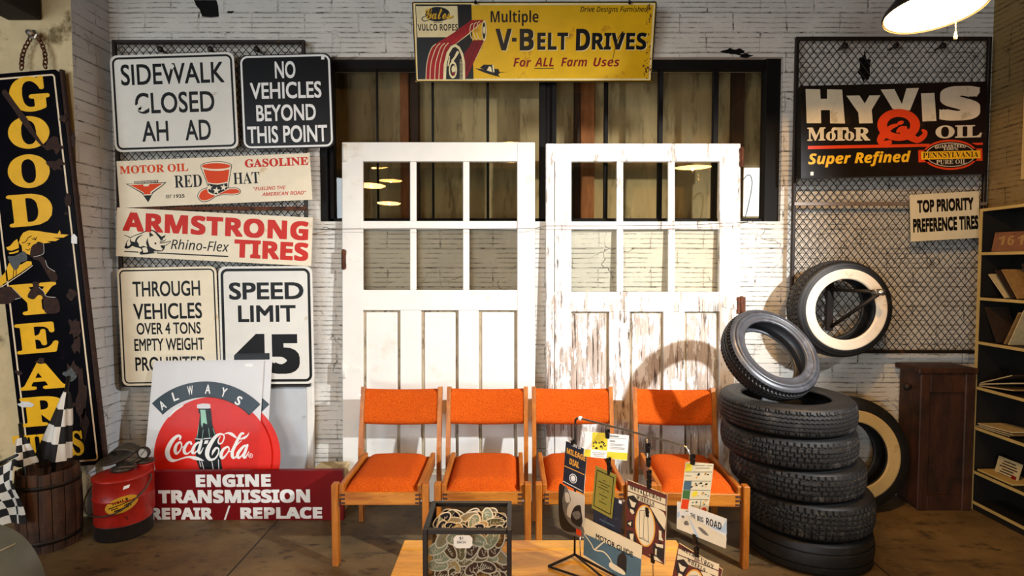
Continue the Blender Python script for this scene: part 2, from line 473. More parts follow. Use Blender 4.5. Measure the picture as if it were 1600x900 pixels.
# ------------------------------------------------------------------ mesh builder
class MB:
    def __init__(s):
        s.v, s.f, s.m, s.s = [], [], [], []

    def add(s, verts, faces, mi=0, smooth=False, M=None):
        o = len(s.v)
        for p in verts:
            p = Vector(p)
            s.v.append(M @ p if M is not None else p)
        for f in faces:
            s.f.append([o + i for i in f])
            s.m.append(mi)
            s.s.append(smooth)
        return s

    def box(s, c, d, bev=0.0, mi=0, M=None, seg=1):
        bm = bmesh.new()
        bmesh.ops.create_cube(bm, size=1)
        for v in bm.verts:
            v.co = Vector((v.co.x * d[0], v.co.y * d[1], v.co.z * d[2]))
        if bev > 0:
            bmesh.ops.bevel(bm, geom=list(bm.edges), offset=min(bev, min(d) * .45), segments=seg, affect='EDGES', profile=.5)
        bm.verts.index_update()
        T = Matrix.Translation(Vector(c))
        s.add([v.co.copy() for v in bm.verts], [[v.index for v in f.verts] for f in bm.faces], mi, False, (M @ T) if M is not None else T)
        bm.free()
        return s

    def bb(s, x0, x1, y0, y1, z0, z1, bev=0.0, mi=0, M=None):
        return s.box(((x0 + x1) / 2, (y0 + y1) / 2, (z0 + z1) / 2), (abs(x1 - x0), abs(y1 - y0), abs(z1 - z0)), bev, mi, M)

    def tube(s, pts, r, n=8, closed=False, mi=0, caps=True):
        pts = [Vector(p) for p in pts]
        k = len(pts)
        rs = r if isinstance(r, (list, tuple)) else [r] * k
        tans = []
        for i in range(k):
            a = pts[(i - 1) % k] if (closed or i > 0) else pts[0]
            b = pts[(i + 1) % k] if (closed or i < k - 1) else pts[-1]
            tans.append((b - a).normalized())
        up = Vector((0, 0, 1)) if abs(tans[0].z) < .9 else Vector((1, 0, 0))
        nrm = (up - tans[0] * up.dot(tans[0])).normalized()
        vs = []
        for i in range(k):
            t = tans[i]
            nrm = (nrm - t * nrm.dot(t)).normalized()
            bn = t.cross(nrm)
            for j in range(n):
                a = 2 * math.pi * j / n
                vs.append(pts[i] + (nrm * math.cos(a) + bn * math.sin(a)) * rs[i])
        fs = []
        for i in range(k if closed else k - 1):
            for j in range(n):
                a, b = i * n + j, i * n + (j + 1) % n
                c, d = ((i + 1) % k) * n + (j + 1) % n, ((i + 1) % k) * n + j
                fs.append([a, b, c, d])
        if caps and not closed:
            fs.append(list(range(n))[::-1])
            fs.append([(k - 1) * n + j for j in range(n)])
        return s.add(vs, fs, mi, n > 5)

    def lathe(s, prof, n=48, mi=0, M=None, smooth=True, closed=False):
        vs, fs = [], []
        k = len(prof)
        for i in range(n):
            a = 2 * math.pi * i / n
            for (r, z) in prof:
                vs.append((r * math.cos(a), r * math.sin(a), z))
        for i in range(n):
            for j in range(k if closed else k - 1):
                a = i * k + j
                b = i * k + (j + 1) % k
                c = ((i + 1) % n) * k + (j + 1) % k
                d = ((i + 1) % n) * k + j
                fs.append([a, d, c, b])
        return s.add(vs, fs, mi, smooth, M)

    def grid(s, fn, nu, nv, mi=0, smooth=True, mif=None):
        vs = [fn(i / nu, j / nv) for i in range(nu + 1) for j in range(nv + 1)]
        o = len(s.v)
        s.v += [Vector(p) for p in vs]
        for i in range(nu):
            for j in range(nv):
                a = i * (nv + 1) + j
                s.f.append([o + a, o + a + nv + 1, o + a + nv + 2, o + a + 1])
                s.m.append(mif(i, j) if mif else mi)
                s.s.append(smooth)
        return s

    def poly(s, loops, y=0.0, mi=0):
        """flat filled shape with holes in the local x-z plane"""
        lv = [[Vector((p[0], p[1], 0)) for p in lp] for lp in loops]
        tri = tessellate_polygon(lv)
        flat = [p for lp in lv for p in lp]
        return s.add([(p.x, y, p.y) for p in flat], [list(t) for t in tri], mi)

    def prism(s, loop, y0, y1, mi=0, M=None):
        n = len(loop)
        lv = [Vector((p[0], p[1], 0)) for p in loop]
        tri = [list(t) for t in tessellate_polygon([lv])]
        vs = [(p.x, y0, p.y) for p in lv] + [(p.x, y1, p.y) for p in lv]
        fs = tri + [[i + n for i in t][::-1] for t in tri]
        for i in range(n):
            j = (i + 1) % n
            fs.append([i, j, n + j, n + i])
        return s.add(vs, fs, mi, False, M)

    def build(s, name, mats, parent=None, M=None):
        me = bpy.data.meshes.new(name)
        me.from_pydata([tuple(v) for v in s.v], [], s.f)
        for mm in (mats if isinstance(mats, (list, tuple)) else [mats]):
            me.materials.append(MT[mm] if isinstance(mm, str) else mm)
        me.polygons.foreach_set('material_index', s.m)
        me.polygons.foreach_set('use_smooth', s.s)
        bm = bmesh.new()
        bm.from_mesh(me)
        bmesh.ops.recalc_face_normals(bm, faces=bm.faces)
        bm.to_mesh(me)
        bm.free()
        me.update()
        o = bpy.data.objects.new(name, me)
        COL.objects.link(o)
        if parent is not None:
            o.parent = parent
            if M is not None:
                o.matrix_local = M
        elif M is not None:
            o.matrix_world = M
        return o


def tag(o, label=None, cat=None, group=None, kind=None):
    if label:
        o['label'] = label
    if cat:
        o['category'] = cat
    if group:
        o['group'] = group
    if kind:
        o['kind'] = kind
    return o


def thing(name, label, cat, M=None, group=None, kind=None):
    o = bpy.data.objects.new(name, None)
    o.empty_display_size = .05
    COL.objects.link(o)
    if M is not None:
        o.matrix_world = M if isinstance(M, Matrix) else Matrix.Translation(Vector(M))
    return tag(o, label, cat, group, kind)


def struct(name, mb, m):
    return tag(mb.build(name, m), kind='structure')


def copy_tree(src, M):
    c = src.copy()
    COL.objects.link(c)
    c.matrix_world = M
    for ch in src.children:
        d = ch.copy()
        COL.objects.link(d)
        d.parent = c
        for g in ch.children:
            e = g.copy()
            COL.objects.link(e)
            e.parent = d
    return c


def rrect(x0, y0, x1, y1, r, n=6):
    pts = []
    for (cx, cy, a0) in ((x1 - r, y1 - r, 0), (x0 + r, y1 - r, 90), (x0 + r, y0 + r, 180), (x1 - r, y0 + r, 270)):
        for i in range(n + 1):
            a = math.radians(a0 + 90 * i / n)
            pts.append((cx + r * math.cos(a), cy + r * math.sin(a)))
    return pts


def smooth_pts(pts, closed=True, k=6):
    """Catmull-Rom through points of any dimension"""
    n = len(pts)
    out = []
    rng = range(n if closed else n - 1)
    for i in rng:
        p0 = pts[(i - 1) % n] if (closed or i > 0) else pts[0]
        p1, p2 = pts[i], pts[(i + 1) % n]
        p3 = pts[(i + 2) % n] if (closed or i + 2 < n) else pts[-1]
        for j in range(k):
            t = j / k
            out.append(tuple(.5 * (2 * b + (c - a) * t + (2 * a - 5 * b + 4 * c - d) * t * t + (3 * b - a - 3 * c + d) * t ** 3)
                             for a, b, c, d in zip(p0, p1, p2, p3)))
    if not closed:
        out.append(tuple(pts[-1]))
    return out


def ell(cx, cy, rx, ry, n=40, rot=0.0, a0=0, a1=360):
    ca, sa = math.cos(math.radians(rot)), math.sin(math.radians(rot))
    pts = []
    full = (a1 - a0) >= 360
    for i in range(n if full else n + 1):
        a = math.radians(a0 + (a1 - a0) * i / n)
        x, y = rx * math.cos(a), ry * math.sin(a)
        pts.append((cx + x * ca - y * sa, cy + x * sa + y * ca))
    return pts


def blob(cx, cy, rx, ry, seed=0, n=18, rough=.3):
    r = random.Random(seed)
    return smooth_pts([(cx + rx * (1 + r.uniform(-rough, rough)) * math.cos(2 * math.pi * i / n),
                        cy + ry * (1 + r.uniform(-rough, rough)) * math.sin(2 * math.pi * i / n)) for i in range(n)], True, 3)


# ------------------------------------------------------------------ lettering
ALPH = {'serif': (0x1D400, 0x1D41A, 0x1D7CE), 'script': (0x1D4D0, 0x1D4EA, None), 'bold': (0x1D5D4, 0x1D5EE, 0x1D7EC),
        'bolditalic': (0x1D63C, 0x1D656, 0x1D7EC), 'italic': (0x1D608, 0x1D622, None), 'serifitalic': (0x1D468, 0x1D482, 0x1D7CE),
        'plain': None}


def conv(s, style):
    a = ALPH[style]
    if a is None:
        return s
    r = ''
    for c in s:
        if 'A' <= c <= 'Z':
            r += chr(a[0] + ord(c) - 65)
        elif 'a' <= c <= 'z':
            r += chr(a[1] + ord(c) - 97)
        elif c.isdigit() and a[2]:
            r += chr(a[2] + ord(c) - 48)
        else:
            r += c
    return r


def text_geo(s, style='plain', weight=0.0, shear=0.0, spacing=1.0):
    """outline of a line of lettering scaled to a unit box: (x, y, lift) points, faces, aspect.
    weight thickens the strokes by laying shifted copies over each other, each a hair in front of the last"""
    c = bpy.data.curves.new('lettering', 'FONT')
    c.body = conv(s, style)
    c.shear = shear
    c.space_character = spacing
    c.resolution_u = 4
    o = bpy.data.objects.new('lettering', c)
    me = o.to_mesh()
    v0 = [(v.co.x, v.co.y) for v in me.vertices]
    f0 = [list(p.vertices) for p in me.polygons]
    o.to_mesh_clear()
    bpy.data.objects.remove(o)
    bpy.data.curves.remove(c)
    vs, fs = [], []
    if weight > 0:
        d = weight
        shifts = [(d, d), (-d, d), (-d, -d), (d, -d), (d, 0), (-d, 0), (0, d), (0, -d)] if style in ('plain', 'bold', 'italic', 'bolditalic') else \
                 [(d * math.cos(a * math.pi / 4), d * math.sin(a * math.pi / 4)) for a in range(8)]
    else:
        shifts = [(0, 0)]
    for q, (dx, dy) in enumerate(shifts):
        off = len(vs)
        vs += [(x + dx, y + dy, q * 3e-5) for x, y in v0]
        fs += [[off + a for a in f] for f in f0]
    xs, ys = [v[0] for v in vs], [v[1] for v in vs]
    x0, x1, y0, y1 = min(xs), max(xs), min(ys), max(ys)
    w, h = max(x1 - x0, 1e-6), max(y1 - y0, 1e-6)
    return [((x - x0) / w - .5, (y - y0) / h - .5, e) for x, y, e in vs], fs, w / h


class Panel:
    """a flat board, sign or card: plate plus printed shapes that are given in photo pixels on its plane"""
    def __init__(s, corners, p0, n, name, label, cat, group=None):
        s.n = Vector(n).normalized()
        s.p0 = Vector(p0)
        tl, tr, br, bl = [hit(c[0], c[1], s.p0, s.n) for c in corners]
        s.c = (tl + tr + br + bl) / 4
        s.u = ((tr - tl) + (br - bl)).normalized()
        s.v = s.n.cross(s.u).normalized()
        s.w = ((tr - tl).length + (br - bl).length) / 2
        s.h = ((bl - tl).length + (br - tr).length) / 2
        s.M = Matrix((( s.u.x, -s.n.x, s.v.x, s.c.x), (s.u.y, -s.n.y, s.v.y, s.c.y), (s.u.z, -s.n.z, s.v.z, s.c.z), (0, 0, 0, 1)))
        s.name, s.label, s.cat, s.group = name, label, cat, group
        s.parts = {}
        s.lab = {}
        s.corners = corners
        s.affine = False
        s.count = 0
        s.lift = 0
        e = .01
        pc = proj(s.c)
        s.su = e / (proj(s.c + s.u * e) - pc).length
        s.sv = e / (proj(s.c + s.v * e) - pc).length

    def L(s, px, py):
        if s.affine:
            tl, tr, br, bl = s.corners
            ax, ay = ((tr[0] - tl[0]) + (br[0] - bl[0])) / 2, ((tr[1] - tl[1]) + (br[1] - bl[1])) / 2
            bx, by = ((bl[0] - tl[0]) + (br[0] - tr[0])) / 2, ((bl[1] - tl[1]) + (br[1] - tr[1])) / 2
            ox, oy = px - sum(c[0] for c in s.corners) / 4, py - sum(c[1] for c in s.corners) / 4
            det = ax * by - ay * bx
            return ((ox * by - oy * bx) / det * s.w, -(ax * oy - ay * ox) / det * s.h)
        d = hit(px, py, s.p0, s.n) - s.c
        return (d.dot(s.u), d.dot(s.v))

    def plate(s, m, thick=.003, r=.0, inset_back=0):
        hw, hh = s.w / 2, s.h / 2
        lp = rrect(-hw, -hh, hw, hh, r) if r > 0 else [(hw, hh), (-hw, hh), (-hw, -hh), (hw, -hh)]
        s.root = MB().prism(lp, 0, thick).build(s.name, m, None, s.M)
        tag(s.root, s.label, s.cat, s.group)
        s.thick = thick
        return s

    def mb(s, part, m):
        if part in ('lettering', 'rust_chip', 'red_lettering', 'big_lettering', 'yellow_lettering', 'cream_band', 'cover_drawing', 'small_lettering', 'badge_lettering', 'colour_block', 'yellow_print'):
            s.count += 1
            return s.parts.setdefault((part, m, s.count), MB())
        return s.parts.setdefault((part, m, 0), MB())

    def local(s, part, m, loops, layer=1):
        s.mb(part, m).poly(loops, -.0005 * layer)
        return s

    def shape(s, part, m, loops, layer=1, smooth=False, f=None):
        if not isinstance(loops[0][0], (tuple, list)):
            loops = [loops]
        out = []
        for lp in loops:
            if smooth:
                lp = smooth_pts(lp, True, 5)
            out.append([s.L(*(f(*p) if f else p)) for p in lp])
        return s.local(part, m, out, layer)

    def stroke(s, part, m, pts, layer=1, smooth=True, closed=False, f=None, w=None, k=1.0):
        """ribbon through (x, y, width) points given in pixels (or in the zoom frame f; k = zoom scale)"""
        P = [(p[0], p[1], (p[2] if len(p) > 2 else w)) for p in pts]
        if smooth and len(P) > 2:
            P = smooth_pts(P, closed, 6)
        L = [Vector(s.L(*(f(p[0], p[1]) if f else (p[0], p[1])))) for p in P]
        sc = (s.su + s.sv) / 2 / k
        n = len(L)
        vs, fs = [], []
        for i in range(n):
            a = L[(i - 1) % n] if (closed or i > 0) else L[0]
            b = L[(i + 1) % n] if (closed or i < n - 1) else L[-1]
            t = (b - a)
            t = t.normalized() if t.length > 1e-9 else Vector((1, 0))
            nn = Vector((-t.y, t.x)) * (P[i][2] * sc / 2)
            vs += [(L[i] + nn), (L[i] - nn)]
        for i in range(n if closed else n - 1):
            j = (i + 1) % n
            fs.append([2 * i, 2 * i + 1, 2 * j + 1, 2 * j])
        s.lift = (s.lift + 1) % 9
        y = -.0005 * layer - s.lift * 2.2e-5
        nv_ = max(1, len(vs))
        s.mb(part, m).add([(p.x, y - 1.5e-4 * q / nv_, p.y) for q, p in enumerate(vs)], fs)
        if not closed:                       # round ends
            for i in (0, n - 1):
                r = P[i][2] * sc / 2
                s.mb(part, m).poly([[(L[i].x + r * math.cos(a * math.pi / 5), L[i].y + r * math.sin(a * math.pi / 5)) for a in range(10)]], y - 1.6e-4 - i * 1e-6)
        return s

    def text(s, body, cx, cy, w, h, m, style='plain', weight=0.0, layer=1, rot=0.0, shear=0.0, spacing=1.0, part='lettering', f=None, k=1.0):
        vs, fs, asp = text_geo(body, style, weight, shear, spacing)
        if f:
            cx, cy = f(cx, cy)
        w, h = w / k, h / k
        x, z = s.L(cx, cy)
        W, H = w * s.su, h * s.sv
        ca, sa = math.cos(math.radians(rot)), math.sin(math.radians(rot))
        s.mb(part, m).add([(x + a * W * ca - b * H * sa, -.0005 * layer - e, z + a * W * sa + b * H * ca) for a, b, e in vs], fs)
        return s

    def border(s, m, inset, width, r, layer=1, part='border'):
        """inset and width in pixels"""
        a, b = inset * s.su, (inset + width) * s.su
        hw, hh = s.w / 2, s.h / 2
        o = rrect(-hw + a, -hh + a, hw - a, hh - a, max(r * s.su - a, .001))
        i = rrect(-hw + b, -hh + b, hw - b, hh - b, max(r * s.su - b, .001))
        n = len(o)
        y = -.0005 * layer
        s.mb(part, m).add([(p[0], y, p[1]) for p in o] + [(p[0], y, p[1]) for p in i],
                          [[k, (k + 1) % n, n + (k + 1) % n, n + k] for k in range(n)])
        return s

    def done(s):
        for (part, m, i_), mb in s.parts.items():
            o = mb.build(part, m, s.root)
            if part in s.lab:
                o['label'] = s.lab[part]
        return s.root


def zf(x0, y0, k):
    return lambda x, y: (x0 + x / k, y0 + y / k)


YW = 3.73                                   # back wall plane
# ------------------------------------------------------------------ the room
XL, XR, ZC = -2.71, 3.24, 3.95
a0, a1 = at(496, 89, YW), at(1219, 346, YW)
OX0, OX1, OZ1, OZ0 = a0.x, a1.x, a0.z, a1.z
wb = MB()
wb.bb(XL - .3, OX0, YW, YW + .3, 0, ZC)
wb.bb(OX1, XR + .2, YW, YW + .3, 0, ZC)
wb.bb(OX0, OX1, YW, YW + .3, OZ1, ZC)
wb.bb(OX0, OX1, YW, YW + .3, 0, OZ0)
struct('wall_back', wb, 'wall')
YP = 3.41                                   # front of the brick pier
pier = MB().bb(-5.4, XL, YP, YW + .3, 0, ZC)
o = struct('wall_left', pier, ['pier', 'pier_front'])
for p in o.data.polygons:
    if p.normal.y < -.9:
        p.material_index = 1
struct('wall_right', MB().bb(XR, XR + .2, -3.2, YW, 0, ZC), 'wall_r')
struct('floor', MB().bb(-5.4, XR + .2, -3.2, YW + .3, -.1, 0), 'floor')
struct('ceiling', MB().bb(-5.4, XR + .2, -3.2, YW + .3, ZC, ZC + .1), 'ceiling')
# dark beam that meets the pier at the upper edge of the view
bmz = at(60, 31, 3.40).z
o = struct('beam', MB().bb(-3.10, -2.885, 1.6, YP, bmz, bmz + .45, .01), 'beam')

# bare spots where the paint and plaster have come off the tile wall
hp = Panel([(300, 0), (350, 0), (350, 40), (300, 40)], (0, YW - .001, 0), (0, -1, 0), 'trim_1', '', '')
for (pts) in ([(303, 0), (338, 0), (341, 10), (342, 26), (330, 27), (316, 26), (312, 15), (306, 8)],):
    hp.shape('x', 'black_steel', pts, 1)
for (cx, cy, rx, ry, sd) in ((360, 19, 5, 2, 3), (1148, 81, 18, 5, 4), (1349, 104, 9, 22, 5), (1165, 87, 10, 3, 6), (1586, 4, 6, 5, 7)):
    hp.shape('x', 'black_steel', blob(cx, cy, rx, ry, sd, 16, .4), 1)
hp.shape('x', 'black_steel', blob(437, 33, 0.1, .1, 1), 1)
o = hp.parts[('x', 'black_steel', 0)].build('trim_1', 'black_steel', None, hp.M)
tag(o, kind='structure')

# window with its steel frame, and the sheeted-over room behind it
win = thing('window_1', None, None, (0, 0, 0), kind='structure')
fr = MB()
YF = YW + .05


def frame_bar(mb, px0, px1, py0, py1, Y, d):
    p, q = at(px0, py0, Y), at(px1, py1, Y)
    mb.bb(p.x, q.x, Y, Y + d, q.z, p.z, .004)


frame_bar(fr, 496, 1218, 89, 108, YF, .06)
frame_bar(fr, 496, 1218, 341, 346, YF, .06)
frame_bar(fr, 494, 512, 89, 346, YF - .03, .08)
frame_bar(fr, 512, 523, 100, 346, YF, .06)
frame_bar(fr, 1198, 1218, 89, 346, YF - .02, .08)
frame_bar(fr, 843, 853, 100, 346, YF, .06)
frame_bar(fr, 853, 862, 100, 346, YF + .02, .05)
frame_bar(fr, 862, 869, 100, 346, YF, .06)
for x in (589, 676, 762, 947, 1032, 1118):
    frame_bar(fr, x - 2.3, x + 2.3, 100, 344, YF + .01, .035)
fr.build('window_frame', 'black_steel', win)
gp = MB()
p, q = at(500, 95, YF + .03), at(1215, 344, YF + .03)
gp.bb(p.x, q.x, YF + .028, YF + .031, q.z, p.z)
gp.build('window_pane', 'glass', win)
p, q = at(430, 60, 4.16), at(1300, 380, 4.16)
struct('wall_beyond', MB().bb(p.x, q.x, 4.16, 4.2, q.z, p.z), 'ply')
st = MB()
for (x0, x1) in ((624, 640), (908, 928)):
    frame_bar(st, x0, x1, 60, 380, 4.08, .06)
struct('trim_2', st, 'stud')
st = MB()
for (x0, x1) in ((641, 655), (1147, 1160), (898, 906)):
    frame_bar(st, x0, x1, 60, 380, 4.09, .06)
struct('trim_3', st, 'stud_dark')
st = MB()
frame_bar(st, 1163, 1200, 262, 338, 4.13, .01)
struct('window_2', st, 'outdoor')

# ------------------------------------------------------------------ the two old carriage doors
LEAN = math.radians(2.0)
DN = Vector((0, -math.cos(LEAN), math.sin(LEAN)))


def carriage_door(label, xl, xr, ytop, lay, m_frame, m_panel, hinges):
    fy = 3.612
    p0 = Vector((0, fy, 0))
    xc = (xl + xr) / 2
    base = hit(xc, 600, p0, DN)
    org = Vector((base.x, fy, 0))
    u = Vector((1, 0, 0))
    v = DN.cross(u)
    M = Matrix(((u.x, -DN.x, v.x, org.x), (u.y, -DN.y, v.y, org.y), (u.z, -DN.z, v.z, org.z), (0, 0, 0, 1)))
    root = thing('carriage_door', label, 'door', M, kind='thing')

    def L(px, py):
        d = hit(px, py, p0, DN) - org
        return d.dot(u), d.dot(v)

    def rect(px0, px1, py0, py1, y0, y1, bev=.003, name=None, m=m_frame, z0=None):
        a, b = L(px0, py0), L(px1, py1)
        mb = MB().bb(a[0], b[0], y0, y1, b[1] if z0 is None else z0, a[1], bev)
        if name:
            return mb.build(name, m, root)
        return mb
    T = .044
    for (x0, x1) in lay['stiles']:
        rect(x0, x1, ytop, 0, 0, T, .004, 'stile', m_frame, 0.004)
    x0, x1 = lay['stiles'][0][1], lay['stiles'][-1][0]
    r = lay['rails']
    for (n, y0, y1) in (('top_rail', ytop, r[0]), ('lock_rail', r[3], r[4])):
        rect(x0, x1, y0, y1, .001, T - .001, .003, n)
    rect(x0, x1, 742, 0, .001, T - .001, .003, 'bottom_rail', m_frame, .004)
    rect(x0, x1, r[1], r[2], .006, T - .006, .004, 'muntin')
    for (mx0, mx1) in lay['muntins']:
        for (a, b) in ((r[0], r[1]), (r[2], r[3])):
            rect(mx0, mx1, a, b, .008, T - .008, .004, 'muntin')
    xs = [x0] + [k for mm in lay['muntins'] for k in mm] + [x1]
    for i in range(0, len(xs), 2):
        for (a, b) in ((r[0], r[1]), (r[2], r[3])):
            if b == r[3] and not lay.get('low_glass', True):
                continue
            rect(xs[i], xs[i + 1], a, b, .020, .023, 0, 'glass_pane', 'glass')
    for (mx0, mx1) in lay['mullions']:
        rect(mx0, mx1, r[4], 742, .004, T - .004, .003, 'mullion')
    xs = [x0] + [k for mm in lay['mullions'] for k in mm] + [x1]
    for i in range(0, len(xs), 2):
        a, b = L(xs[i], r[4]), L(xs[i + 1], 742)
        mb = MB().bb(a[0], b[0], .028, .036, b[1], a[1], 0, 1)
        mb.bb(a[0] + .02, b[0] - .02, .020, .03, b[1] + .03, a[1] - .014, .008)
        # boards scored into the panel
        mb.build('door_panel', [m_panel, 'door_dirt_shade'], root)
    for (hx0, hx1, hy0, hy1, m) in hinges:
        mb = rect(hx0, hx1, hy0, hy1, -.012, .03, .003)
        a, b = L(hx0, hy0), L(hx1, hy1)
        mb.tube([((a[0] + b[0]) / 2, -.013, b[1] - .006), ((a[0] + b[0]) / 2, -.013, a[1] + .006)], .009)
        sgn = 1 if hx0 < xc else -1
        zc = (a[1] + b[1]) / 2
        e = b[0] if sgn > 0 else a[0]
        mb.build('hinge', m, root)
        mb = MB()
        mb.prism([(e, zc + .03), (e + sgn * .09, zc + .008), (e + sgn * .10, zc - .008), (e, zc - .03)] if sgn > 0 else
                 [(e, zc + .03), (e, zc - .03), (e + sgn * .10, zc - .008), (e + sgn * .09, zc + .008)], -.005, 0.004)
        for t in (.03, .07):
            mb.lathe([(0, -.004), (.006, -.002), (.006, .002)], 8, 0, Matrix.Translation((e + sgn * t, -.005, zc)) @ Matrix.Rotation(math.pi / 2, 4, 'X'))
        mb.build('hinge_strap', m_frame, root)
    return root


carriage_door('intact white carriage door with six panes, beside the stacked road signs', 534, 836, 222,
              dict(stiles=[(534, 566), (808, 836)], rails=(252, 345, 358, 453, 485), muntins=[(640, 650), (723, 733)],
                   mullions=[(625, 658), (716, 748)]), 'door_white', 'door_white',
              [(534, 541, 391, 420, 'rust'), (534, 541, 563, 590, 'door_white'), (535, 542, 228, 252, 'door_white')])
carriage_door('peeling white carriage door with six panes, behind the leaning tire', 853, 1158, 224,
              dict(stiles=[(853, 866), (867, 893), (1125, 1158)], rails=(252, 346, 358, 456, 487), muntins=[(964, 974), (1045, 1055)],
                   mullions=[(952, 984), (1037, 1070)]), 'door_peel', 'door_peel_more',
              [(1155, 1162, 232, 260, 'rust'), (1151, 1164, 464, 490, 'rust')])

# wire strung across both doors
pts = [at(513, 357, 3.60), at(535, 358, 3.606), at(640, 357, 3.605), at(736, 358, 3.606), at(836, 357, 3.606), at(853, 353, 3.605), at(960, 353, 3.605), at(1060, 352, 3.606), at(1130, 349, 3.605), at(1168, 347, 3.60)]
mb = MB().tube(pts, .0022, 6)
for e, sx in ((pts[0], 1), (pts[-1], -1)):
    mb.tube([e + Vector((sx * .018 * math.cos(a) - sx * .018, 0.0, .008 * math.sin(a))) for a in [i * .6 for i in range(11)]], .002, 5)
    mb.tube([e, e + Vector((0, .14, 0))], .003, 6)
tag(mb.build('tie_wire', 'string'), 'thin wire strung across both white carriage doors at mid height', 'wire')
# loop of black cable hanging in front of the window
cp = [(1160, 283, 3.70), (1166, 275, 3.70), (1172, 274, 3.70), (1175, 283, 3.70), (1174, 297, 3.70), (1170, 317, 3.70), (1166, 334, 3.705), (1163, 343, 3.71)]
tag(MB().tube([Vector(p) for p in smooth_pts([tuple(at(*c)) for c in cp], False, 5)], .0028, 6).build('cable_loop', 'rubber_cable'),
    'loop of thin black cable by the window, next to the peeling door', 'cable')


# ------------------------------------------------------------------ wire mesh panels
def mesh_panel(label, px0, px1, py0, py1, midy, Y, dx, dz, mid_mat, bw=.022):
    p, q = at(px0, py0, Y), at(px1, py1, Y)
    x0, x1, z0, z1 = p.x, q.x, q.z, p.z
    root = thing('wire_mesh_panel', label, 'mesh panel', ((x0 + x1) / 2, Y, z0))
    X, Z = (x1 - x0), (z1 - z0)
    h = X / 2
    f = MB()
    f.bb(-h, -h + bw, -.012, .012, 0, Z, .003)
    f.bb(h - bw, h, -.012, .012, 0, Z, .003)
    f.bb(-h + bw, h - bw, -.012, .012, 0, bw, .003)
    f.bb(-h + bw, h - bw, -.012, .012, Z - bw, Z, .003)
    f.build('frame', 'frame_iron', root)
    w = MB()
    k = dz / dx
    n = int((X + Z / k) / dx) + 2
    for sgn in (1, -1):
        for i in range(n + 1):
            c = -h + i * dx if sgn > 0 else -h + i * dx
            # line x = c - z/k (falling) or x = c - (Z - z)/k
            pts = []
            a = max(-h, c - Z / k)
            b = min(h, c)
            if b - a < .004:
                continue
            za, zb = (c - a) * k, (c - b) * k
            if sgn < 0:
                za, zb = Z - za, Z - zb
            w.tube([(a, .002 * sgn, za), (b, .002 * sgn, zb)], .0027, 4, caps=False)
    w.build('wire_mesh', 'wire', root)
    zm = at(px0, midy, Y).z - z0
    m = MB()
    m.bb(-h + .005, h - .005, -.022, -.013, zm - .012, zm + .012, .002)
    m.build('cross_bar', mid_mat, root)
    bo = MB()
    for fx in (-.5, .02, .5):
        bo.lathe([(0, -.02), (.014, -.02), (.018, -.012), (.018, 0)], 14, 0, Matrix.Translation((fx * h * 1.0, -.002, Z - .06)) @ Matrix.Rotation(-math.pi / 2, 4, 'X') @ Matrix.Diagonal((1, 1, 1, 1)))
        bo.tube([(fx * h, 0, Z - .06), (fx * h, YW - Y, Z - .06)], .006, 8)
    bo.build('bolt', 'frame_iron', root)
    return root


mesh_panel('black wire mesh panel on the wall behind the road signs', 176, 485, 63, 604, 326, 3.665, .047, .052, 'rust')
mesh_panel('tall black wire mesh panel behind the mounted whitewall tire', 1243, 1531, 58, 552, 319, 3.665, .050, .062, 'bar_iron')

# ------------------------------------------------------------------ signs on the left
NF = (0, -1, 0)
YS = 3.63
S = Panel([(171, 87), (366, 81), (372, 232), (180, 238)], (0, YS, 0), NF, 'road_sign', 'white road sign reading SIDEWALK CLOSED above the hat sign', 'sign', 'road signs on the mesh panel')
S.plate('sign_white', .003, .045)
S.border('ink', 3.2, 3.2, 13)
S.text('SIDEWALK', 269.5, 115, 161, 33, 'ink', weight=.013, rot=0)
S.text('CLOSED', 273, 160, 124, 33, 'ink', weight=.013)
S.text('AH', 242.5, 205, 41, 32, 'ink', weight=.013)
S.text('AD', 309.5, 203, 40, 32, 'ink', weight=.013)
for (cx, cy, rx, ry, sd) in ((216, 168, 6, 5, 3), (221, 171, 5, 4, 5), (269, 104, 3, 4, 6), (203, 103, 2.2, 1.4, 8), (306, 196, 2, 4, 9)):
    S.shape('paint_wear', 'sign_white', blob(cx, cy, rx, ry, sd), 3)
S.done()
S = Panel([(375, 86), (518, 83), (521, 230), (378, 234)], (0, YS, 0), NF, 'road_sign', 'black road sign reading NO VEHICLES BEYOND THIS POINT', 'sign', 'road signs on the mesh panel')
S.plate('sign_black', .003, .045)
S.border('ink_white', 1.6, 3.0, 13)
S.text('NO', 445.5, 109, 32, 27, 'ink_white', weight=.019)
S.text('VEHICLES', 446.5, 141, 111, 26, 'ink_white', weight=.019)
S.text('BEYOND', 447, 176, 93, 26, 'ink_white', weight=.019)
S.text('THIS POINT', 449, 209.5, 125, 27, 'ink_white', weight=.019)
S.shape('price_sticker', 'paper_w', [(502, 88), (507, 88), (507, 93), (502, 93)], 2)
S.done()

